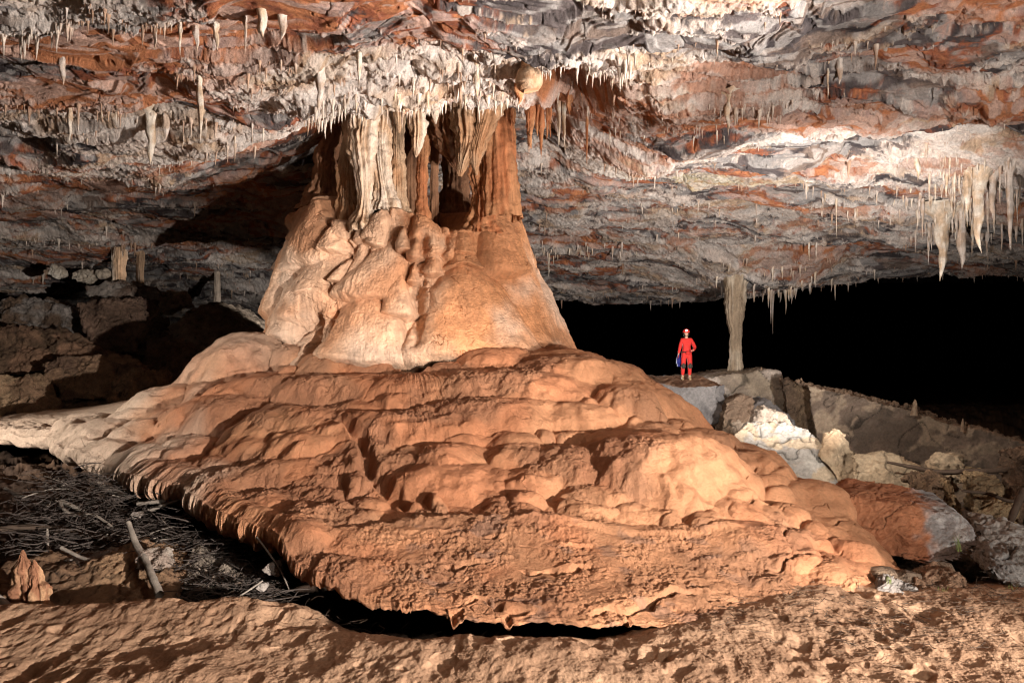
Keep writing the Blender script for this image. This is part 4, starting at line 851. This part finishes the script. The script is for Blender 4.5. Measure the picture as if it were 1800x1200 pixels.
def log(name, pts, rp, lab, seed, m=M_wood, cat='log', group=None, nseg=14, lump=.15):
    path = np.array([P(*p) for p in pts]); rad = [r/F*p[2] for r, p in zip(rp, pts)]
    rr = np.random.RandomState(seed)
    V, Q = tube(path, rad, nseg, .2, 5, lump, seed, rings=max(16, 8*len(pts)), lumpf=8)
    o = mesh_np(name, V-path[0], Q, m); o.location = path[0]; tag(o, lab, cat, group); return o
log('log', [(226, 918, 11.3), (240, 958, 11.0), (256, 985, 10.7), (268, 1015, 10.3), (281, 1045, 10.0)], [4.5, 6, 6.5, 7, 8], 'pale grey leaning log over the black hollow', 831)
log('branch', [(-10, 1048, 9.75), (15, 1066, 9.7), (45, 1074, 9.65), (75, 1084, 9.6)], [8, 7, 6, 4], 'curved branch at the foot of the stalagmite in the corner', 832, cat='branch')
log('branch', [(108, 962, 11.2), (135, 976, 11.1), (160, 986, 11.0), (181, 996, 10.9)], [3.5, 3, 3.5, 3], 'bent forked stick on the brown ledge', 833, cat='branch')
log('branch', [(83, 930, 11.9), (84, 960, 11.7), (83, 992, 11.4)], [2, 2.2, 1.6], 'straight upright pale stick', 834, cat='branch')
log('log', [(170, 850, 14), (200, 862, 13.8), (232, 878, 13.4)], [5, 6, 4], 'short dark log stuck in the driftwood under the mound', 835)
log('log', [(242, 885, 13), (285, 880, 12.9), (330, 872, 12.8)], [3, 3.5, 2.5], 'upper of two crossed pale sticks near the fluted edge', 836)
log('log', [(262, 896, 12.9), (300, 884, 12.8), (328, 873, 12.7)], [3, 3, 2], 'lower of two crossed pale sticks near the fluted edge', 837)
log('log', [(10, 858, 14), (25, 866, 13.8), (38, 872, 13.6)], [3.5, 3.5, 3], 'short sawn looking pale log end at far left', 838)
log('log', [(82, 850, 14.2), (92, 858, 14), (98, 864, 13.9)], [3, 3, 2.5], 'small pale log end beside the twig heap', 839)
log('branch', [(150, 900, 12.8), (125, 888, 12.9), (105, 880, 13), (112, 895, 12.7), (130, 905, 12.6), (165, 905, 12.5), (198, 926, 12.2)], [3, 3.5, 3.5, 3, 3, 2.5, 2], 'crooked pale root in the driftwood heap', 840, cat='branch')
log('branch', [(452, 944, 10.7), (475, 975, 10.4), (492, 1000, 10.2), (508, 1035, 9.9)], [1.6, 1.6, 1.5, 1.2], 'long thin stick leaning against the mound corner', 841, cat='branch')
log('branch', [(418, 1049, 9.9), (440, 1035, 10), (462, 1020, 10.1)], [1.6, 1.5, 1.3], 'thin stick rising from the sand edge', 842, cat='branch')
log('root', [(1560, 812, 17.2), (1610, 822, 16.8), (1650, 830, 16.3), (1700, 828, 16), (1760, 826, 15.6), (1830, 818, 15.2)], [2, 4, 4.5, 4, 5, 6], 'dark root running across the rocks at right', 843, M_darkwood, 'root')
log('root', [(1690, 862, 14.6), (1740, 868, 14.4), (1775, 880, 14.2), (1830, 876, 14)], [2, 3, 3, 3], 'lower thinner dark root at the right', 844, M_darkwood, 'root')
log('root', [(1800, 860, 13.8), (1782, 900, 13.5), (1772, 935, 13)], [6, 6, 4], 'thick dark root bending down by the right edge', 845, M_darkwood, 'root')
log('root', [(0, 930, 12), (60, 926, 12.2), (120, 932, 12.3), (190, 950, 12.1), (205, 960, 12)], [5, 5.5, 5, 4.5, 3], 'dark heavy root under the twig heap', 846, M_darkwood, 'root')

def sticks(name, cnt, seed, reg, lab, lenr=(.08, .5), rad=(.003, .01), m=M_wood, cat='twigs', flat=.35):
    rr = np.random.RandomState(seed); Vs, Qs = [], []; nv = 0
    for k in range(cnt):
        (xa, xb), (ya, yb) = reg[rr.randint(len(reg))]
        X_ = rr.uniform(xa, xb); Y_ = rr.uniform(ya, yb); Z_ = float(ground_full(np.array([X_]), np.array([Y_]))[0])
        L_ = rr.uniform(*lenr)*(1 if rr.rand() > .15 else 1.8); a = rr.uniform(0, 2*np.pi); d = np.array([math.cos(a), math.sin(a), rr.uniform(-.1, flat)]); d /= np.linalg.norm(d)
        p0 = np.array([X_, Y_, Z_+rr.uniform(0, .12 if flat < .3 else .6)]); r_ = rr.uniform(*rad)
        w_ = rr.normal(size=3)*L_*.09
        V, Q = tube([p0, p0+d*L_*.5+w_, p0+d*L_], [r_, r_*.9, r_*.5], 5, rings=5)
        Vs.append(V); Qs.append(Q+nv); nv += len(V)
    return tag(mesh_np(name, np.vstack(Vs), np.vstack(Qs), m), lab, cat, kind='stuff')
sticks('pale_twigs', 70, 15, [((-8, -5.4), (12.0, 14.2)), ((-5.6, -3.4), (10.8, 12.6))], 'bleached pale sticks scattered over the dark twig heap', (.12, .6), (.004, .013), M_wood)
sticks('twig_heap', 2600, 5, [((-8, -5.6), (12.2, 14.2)), ((-7.4, -4.2), (11.4, 13.0)), ((-5, -3.2), (10.4, 12))], 'heap of countless broken twigs washed under the left edge of the mound', (.08, .55), (.003, .012), M_twig)
sticks('litter', 420, 6, [((3.2, 5.2), (7.8, 9.4)), ((2.0, 4.6), (8.2, 9.6)), ((5, 6.6), (9, 10.2))], 'scattered straw and twigs on the sand at lower right', (.04, .2), (.0015, .004), M_darkwood, 'litter', .12)
sticks('twig_litter', 120, 8, [((-3.4, -2.0), (9.3, 10.6)), ((-2.2, 0), (8.9, 9.6))], 'small dark twigs in the shaded slot between sand and mound', (.06, .25), (.0015, .004), M_darkwood, 'twigs', .2)

# rubble stones strewn over floor and slab crest: countless
def stones(name, cnt, seed, pts_fn, lab, sr, colr):
    rr = np.random.RandomState(seed); bm = bmesh.new(); bmesh.ops.create_icosphere(bm, subdivisions=2, radius=1)
    B_ = np.array([v.co[:] for v in bm.verts]); T_ = np.array([[v.index for v in f.verts] for f in bm.faces]); bm.free()
    Vs, Qs = [], []
    for k in range(cnt):
        p = pts_fn(rr); s = sr[0]+(sr[1]-sr[0])*rr.rand()**3
        V = B_*(1+.35*pn3(B_*1.2+k*3.1, 5))[:, None]*rr.uniform(.6, 1.3, 3)*s
        a = rr.uniform(0, 6.3); V = V@np.array([[math.cos(a), -math.sin(a), 0], [math.sin(a), math.cos(a), 0], [0, 0, 1]])
        Vs.append(V+p); Qs.append(T_+k*len(B_))
    V = np.vstack(Vs); c = mixc(lin(*colr[0]), lin(*colr[1]), ss(-.3, .3, fbm3(V*1.5, 2, 3)))
    return tag(mesh_np(name, V, np.vstack(Qs), M_rough, c, smooth=False), lab, 'rubble', kind='stuff')
def crest(rr):
    t = rr.rand(); px_ = 1400+t*420; py_ = np.interp(px_, [1400, 1500, 1600, 1700, 1850], [672, 692, 716, 748, 790]); Yd = np.interp(px_, [1400, 1500, 1600, 1700, 1850], [25, 24.2, 23, 22, 20.6])+rr.uniform(.1, 1.6)
    p = P(px_, py_, np.interp(px_, [1400, 1500, 1600, 1700, 1850], [25, 24.2, 23, 22, 20.6])); p[1] = Yd; p[2] += rr.uniform(-.02, .06); return p
stones('rubble', 300, 9, crest, 'small stones and earth along the crest of the long slab', (.015, .10), ((.34, .22, .14), (.22, .14, .09)))
def floorp(rr):
    X_ = rr.uniform(4.5, 9); Y_ = rr.uniform(10.5, 16); return np.array([X_, Y_, float(ground_full(np.array([X_]), np.array([Y_]))[0])])
stones('floor_rubble', 400, 10, floorp, 'broken stones filling the ground between the rocks at right', (.04, .3), ((.34, .23, .15), (.18, .12, .08)))
def leftp(rr):
    X_ = rr.uniform(-15, -6.5); Y_ = rr.uniform(19.5, 29); return np.array([X_, Y_, float(ground_full(np.array([X_]), np.array([Y_]))[0])])
stones('dark_rubble', 500, 12, leftp, 'dim broken rock between the dark boulders at left', (.1, .55), ((.2, .12, .075), (.11, .07, .045)))

# grass blades growing at right
def grass(px_, py0, py1, Yd, n_, lab, seed):
    rr = np.random.RandomState(seed); Vs, Qs = [], []; nv = 0; b_ = P(px_, py0, Yd)
    for k in range(n_):
        h_ = (py0-py1)/F*Yd*rr.uniform(.5, 1); x0 = rr.uniform(-.04, .04); l = rr.uniform(-.06, .06)
        V, Q = tube([(x0, 0, -.03), (x0+l*.3, .01, h_*.5), (x0+l, .02, h_)], [.004, .0035, .001], 5, rings=6, sq=.4); Vs.append(V); Qs.append(Q+nv); nv += len(V)
    o = mesh_np('grass_tuft', np.vstack(Vs), np.vstack(Qs), M_grass); o.location = b_; tag(o, lab, 'grass')
M_grass = mat('grass', ((30, .3, .005),), .2, .6, 8, base=(.12, .15, .03))
grass(1686, 965, 930, 11.0, 5, 'bright green blades on the white end of the toppled block', 1)
grass(1565, 1022, 1010, 9.8, 4, 'tiny green sprout on the small grey rock', 2)
grass(1780, 1045, 1022, 10.0, 6, 'yellow green sprout at the foot of the pale grey rock', 3)
grass(1660, 1062, 1030, 9.8, 5, 'thin green stems in the litter', 4)

# ---------------------------------------------------------------- the caver
pb = P(1207, 668, 27.7)
M_skin = mat('skin', ((60, .1, .002),), .05, .5, 12, base=(.55, .30, .20))
M_red = mat('red_suit', ((11, .9, .035), (60, .4, .004)), .12, .7, 6, base=(.60, .03, .022))
M_glove = mat('glove', ((60, .3, .003),), .1, .7, 9, base=(.30, .015, .015))
M_helm = mat('helmet_shell', ((60, .05, .001),), .03, .3, 6, base=(.75, .03, .02), spec=.5)
M_black = mat('black_webbing', ((90, .3, .003),), .1, .7, 9, base=(.02, .018, .018))
M_pad = mat('knee_pad_rubber', ((90, .3, .003),), .15, .7, 9, base=(.06, .045, .035))
M_boot = mat('boot_leather', ((60, .3, .004),), .2, .7, 9, base=(.36, .25, .13))
M_blue = mat('blue_bag_fabric', ((50, .3, .006),), .15, .6, 9, base=(.02, .025, .16))
M_hair = mat('hair', ((90, .6, .004),), .2, .6, 30, base=(.035, .02, .012))
M_lamp = bpy.data.materials.new('lamp_glow'); M_lamp.use_nodes = True
_b = M_lamp.node_tree.nodes['Principled BSDF']; _b.inputs['Emission Color'].default_value = (1, .97, .9, 1); _b.inputs['Emission Strength'].default_value = 14
def skin(name, verts, edges, rad, m, parent=None, sub=2, rootv=0):
    me = bpy.data.meshes.new(name); me.from_pydata(verts, edges, []); me.update()
    o = bpy.data.objects.new(name, me); sc.collection.objects.link(o)
    md = o.modifiers.new('s', 'SKIN'); o.modifiers.new('b', 'SUBSURF').levels = sub
    md.use_smooth_shade = True
    if not me.skin_vertices: raise RuntimeError('skin')
    for i, r_ in enumerate(rad):
        me.skin_vertices[0].data[i].radius = (r_, r_) if not isinstance(r_, tuple) else r_
    me.skin_vertices[0].data[rootv].use_root = True
    dg = bpy.context.evaluated_depsgraph_get(); m2 = bpy.data.meshes.new_from_object(o.evaluated_get(dg))
    bpy.data.objects.remove(o); m2.name = name; m2.materials.clear(); m2.materials.append(m)
    for p in m2.polygons: p.use_smooth = True
    o = bpy.data.objects.new(name, m2); sc.collection.objects.link(o)
    if parent: o.parent = parent
    return o
# body skeleton (metres from the feet; -y faces the camera)
J = dict(pel=(0, 0, .93), sp=(0, 0, 1.12), ch=(-.01, .0, 1.30), nk=(-.01, 0, 1.46), nk2=(-.012, -.005, 1.53), hd=(-.015, -.015, 1.60), hd2=(-.018, -.02, 1.68),
         shl=(-.17, 0, 1.40), ell=(-.235, .0, 1.13), wrl=(-.29, -.03, .90), shr=(.155, 0, 1.40), elr=(.30, .03, 1.13), wrr=(.19, -.14, 1.03),
         hl=(-.095, 0, .88), kl=(-.125, -.02, .50), al=(-.14, .02, .10), fl=(-.17, -.11, .04), hr=(.095, 0, .88), kr=(.11, -.02, .50), ar=(.10, .02, .10), fr=(.09, -.12, .04))
names = list(J); vid = {k: i for i, k in enumerate(names)}
E = [('pel', 'sp'), ('sp', 'ch'), ('ch', 'nk'), ('nk', 'nk2'), ('nk2', 'hd'), ('hd', 'hd2'), ('ch', 'shl'), ('shl', 'ell'), ('ell', 'wrl'), ('ch', 'shr'), ('shr', 'elr'), ('elr', 'wrr'),
     ('pel', 'hl'), ('hl', 'kl'), ('kl', 'al'), ('al', 'fl'), ('pel', 'hr'), ('hr', 'kr'), ('kr', 'ar'), ('ar', 'fr')]
RB = dict(pel=.12, sp=.11, ch=.12, nk=.055, nk2=.052, hd=.078, hd2=.085, shl=.05, ell=.038, wrl=.027, shr=.05, elr=.038, wrr=.027, hl=.085, kl=.052, al=.038, fl=.03, hr=.085, kr=.052, ar=.038, fr=.03)
V = [J[k] for k in names]; EE = [(vid[a], vid[b]) for a, b in E]; RR = [RB[k] for k in names]
def add_hand(wr, d, side, curl):
    """palm, four fingers of unequal length and a side thumb, in the direction d"""
    d = np.array(d)/np.linalg.norm(d); sidev = np.array(side)/np.linalg.norm(side); nrm = np.cross(d, sidev)
    w0 = np.array(J[wr]); pc = len(V); V.append(tuple(w0+d*.055)); RR.append((.034, .018)); EE.append((vid[wr], pc))
    for k, (o_, L_) in enumerate([(-.03, .072), (-.011, .08), (.010, .075), (.029, .06)]):
        p = w0+d*.085+sidev*o_; a = len(V); V.append(tuple(p)); RR.append(.010); EE.append((pc, a))
        p2 = p+(d*.9+nrm*curl*.5)*L_*.5; V.append(tuple(p2)); RR.append(.0088); EE.append((a, a+1))
        p3 = p2+(d*.6+nrm*curl)*L_*.5; V.append(tuple(p3)); RR.append(.0075); EE.append((a+1, a+2))
    a = len(V); p = w0+d*.04-sidev*.04; V.append(tuple(p)); RR.append(.011); EE.append((pc, a))
    V.append(tuple(p+(d*.8-sidev*.5)*.045)); RR.append(.009); EE.append((a, a+1))
add_hand('wrl', (-.02, -.05, -1), (0, -1, 0.05), .6); add_hand('wrr', (-1, -.15, -.1), (0, -.1, 1), -.6)
body = skin('person', V, EE, RR, M_skin)
me = body.data; co = np.empty(len(me.vertices)*3, np.float32); me.vertices.foreach_get('co', co); co = co.reshape(-1, 3)
# face relief: brow, eye sockets, nose, lips, chin, ears
hd = co[:, 2] > 1.545; fx = co[:, 0]+.018; fz = co[:, 2]
front = hd & (co[:, 1] < -.03)
co[front, 1] -= (.020*np.exp(-(fx/.011)**2-((fz-1.615)/.018)**2)+.006*np.exp(-(fx/.02)**2-((fz-1.585)/.008)**2)+.012*np.exp(-(fx/.02)**2-((fz-1.56)/.012)**2)
                 -.008*(np.exp(-((fx-.03)/.013)**2-((fz-1.635)/.01)**2)+np.exp(-((fx+.03)/.013)**2-((fz-1.635)/.01)**2)))[front]
ear = hd & (np.abs(co[:, 1]+.015) < .025); co[ear, 0] += np.sign(fx[ear])*.014*np.exp(-((fz[ear]-1.615)/.025)**2)
me.vertices.foreach_set('co', co.ravel()); me.update()
body.location = pb
tag(body, 'caver in red suit and helmet with lit headlamp, standing with one hand at the belt', 'person')
k6 = [k for k in names if k not in ('nk2', 'hd', 'hd2', 'fl', 'fr')]; v2 = {k: i for i, k in enumerate(k6)}
JS = dict(J); JS['al'] = (-.138, .015, .16); JS['ar'] = (.102, .015, .16); JS['nk'] = (-.01, 0, 1.44); JS['wrl'] = (-.285, -.027, .92); JS['wrr'] = (.20, -.13, 1.035)
RS = {k: RB[k]+.022 for k in k6}; RS.update(pel=.155, sp=.128, ch=.15, nk=.072, shl=.078, shr=.078, kl=.078, kr=.078, al=.062, ar=.062, hl=.115, hr=.115, ell=.062, elr=.062, wrl=.04, wrr=.04)
suit = skin('caving_suit', [JS[k] for k in k6], [(v2[a], v2[b]) for a, b in E if a in v2 and b in v2], [RS[k] for k in k6], M_red, body)
def lathe(name, prof_, m, parent, loc=(0, 0, 0), sx=1, sy=1, nseg=28):
    pr_ = np.array(prof_, float); a = np.linspace(0, 2*np.pi, nseg, endpoint=False)
    V = np.stack([pr_[:, 0][:, None]*np.cos(a)*sx, pr_[:, 0][:, None]*np.sin(a)*sy, np.repeat(pr_[:, 1][:, None], nseg, 1)], -1).reshape(-1, 3)+np.array(loc)
    return mesh_np(name, V, gridq(len(pr_), nseg, True), m, None, parent)
t = np.linspace(0, np.pi/2, 12)
lathe('helmet', [(.128, -.012), (.132, -.008), (.124, 0)]+[(.122*math.cos(a), .125*math.sin(a)) for a in t], M_helm, body, (-.018, -.01, 1.665), 1, 1.15)
hl_ = lathe('headlamp', [(.001, -.032), (.026, -.032), (.032, 0), (.032, .03), (.001, .032)], M_black, body, (-.045, -.15, 1.72))
bm = bmesh.new(); bmesh.ops.create_uvsphere(bm, u_segments=16, v_segments=10, radius=.03); ml = bpy.data.meshes.new('lens'); bm.to_mesh(ml); bm.free(); ml.materials.append(M_lamp)
ln = bpy.data.objects.new('lens', ml); sc.collection.objects.link(ln); ln.parent = hl_; ln.location = (-.05, -.175, 1.725)
lathe('hair', [(.092, -.10), (.105, -.06), (.108, 0), (.10, .04), (.06, .08), (.001, .09)], M_hair, body, (-.012, .028, 1.63), 1, .85)
def bentstrap(name, pts, r_, m): 
    V, Q = tube(pts, [r_]*len(pts), 10, rings=40); return mesh_np(name, V, Q, m, None, body)
bentstrap('chin_strap', [(-.115, -.02, 1.66), (-.095, -.05, 1.59), (-.02, -.085, 1.525), (.06, -.05, 1.59), (.085, -.02, 1.66)], .008, M_black)
a = np.linspace(0, 2*np.pi, 17); bentstrap('belt', [(.178*math.cos(q), .172*math.sin(q)*.95, 1.0+.01*math.cos(q)-.02*(math.sin(q) < 0)) for q in a], .02, M_black)
def pouch(name, c_, s_, m, parent, seed=3):
    bm = bmesh.new(); bmesh.ops.create_cube(bm, size=1); bmesh.ops.bevel(bm, geom=bm.edges[:], offset=.22, segments=4, affect='EDGES')
    for v in bm.verts:
        v.co = Vector((v.co.x*s_[0]*(1-.15*(v.co.z > .2)), v.co.y*s_[1], v.co.z*s_[2]))
    ml = bpy.data.meshes.new(name); bm.to_mesh(ml); bm.free(); ml.materials.append(m)
    for p in ml.polygons: p.use_smooth = True
    o = bpy.data.objects.new(name, ml); sc.collection.objects.link(o); o.location = c_
    if parent: o.parent = parent
    return o
pouch('belt_pouch', (.0, -.20, .95), (.15, .10, .13), M_red, body)
for s, kx in ((-1, -.125), (1, .11)):
    pouch('knee_pad', (kx, -.06, .50), (.15, .13, .2), M_pad, body)
    o = skin('boot', [(kx*1.1, .03, .17), (kx*1.1, .03, .06), (kx*1.1-.01, -.06, .04), (kx*1.1-.03, -.15, .035)], [(0, 1), (1, 2), (2, 3)], [.056, .052, .045, .04], M_boot, body)
for wr, d_, sd, cu in (('wrl', (-.02, -.05, -1), (0, -1, .05), .6), ('wrr', (-1, -.15, -.1), (0, -.1, 1), -.6)):
    V, EE, RR = [], [], []; vid = {wr: 0}; V.append(J[wr]); RR.append(.034); add_hand(wr, d_, sd, cu)
    RR = [(r_[0]+.004, r_[1]+.004) if isinstance(r_, tuple) else r_+.003 for r_ in RR]
    skin('glove', V, EE, RR, M_glove, body)
bag = empty('bag', (pb[0]-.25, pb[1]+.12, pb[2]+.62)); tag(bag, 'dark blue bag hanging behind the arm of the red suited caver', 'bag')
pouch('bag_body', (0, 0, 0.06), (.16, .16, .42), M_blue, bag)
V, Q = tube([(-.02, 0, .25), (-.04, -.03, .30), (-.045, -.08, .2), (-.02, -.06, .1)], [.01]*4, 8, rings=20); mesh_np('strap', V, Q, M_blue, None, bag)
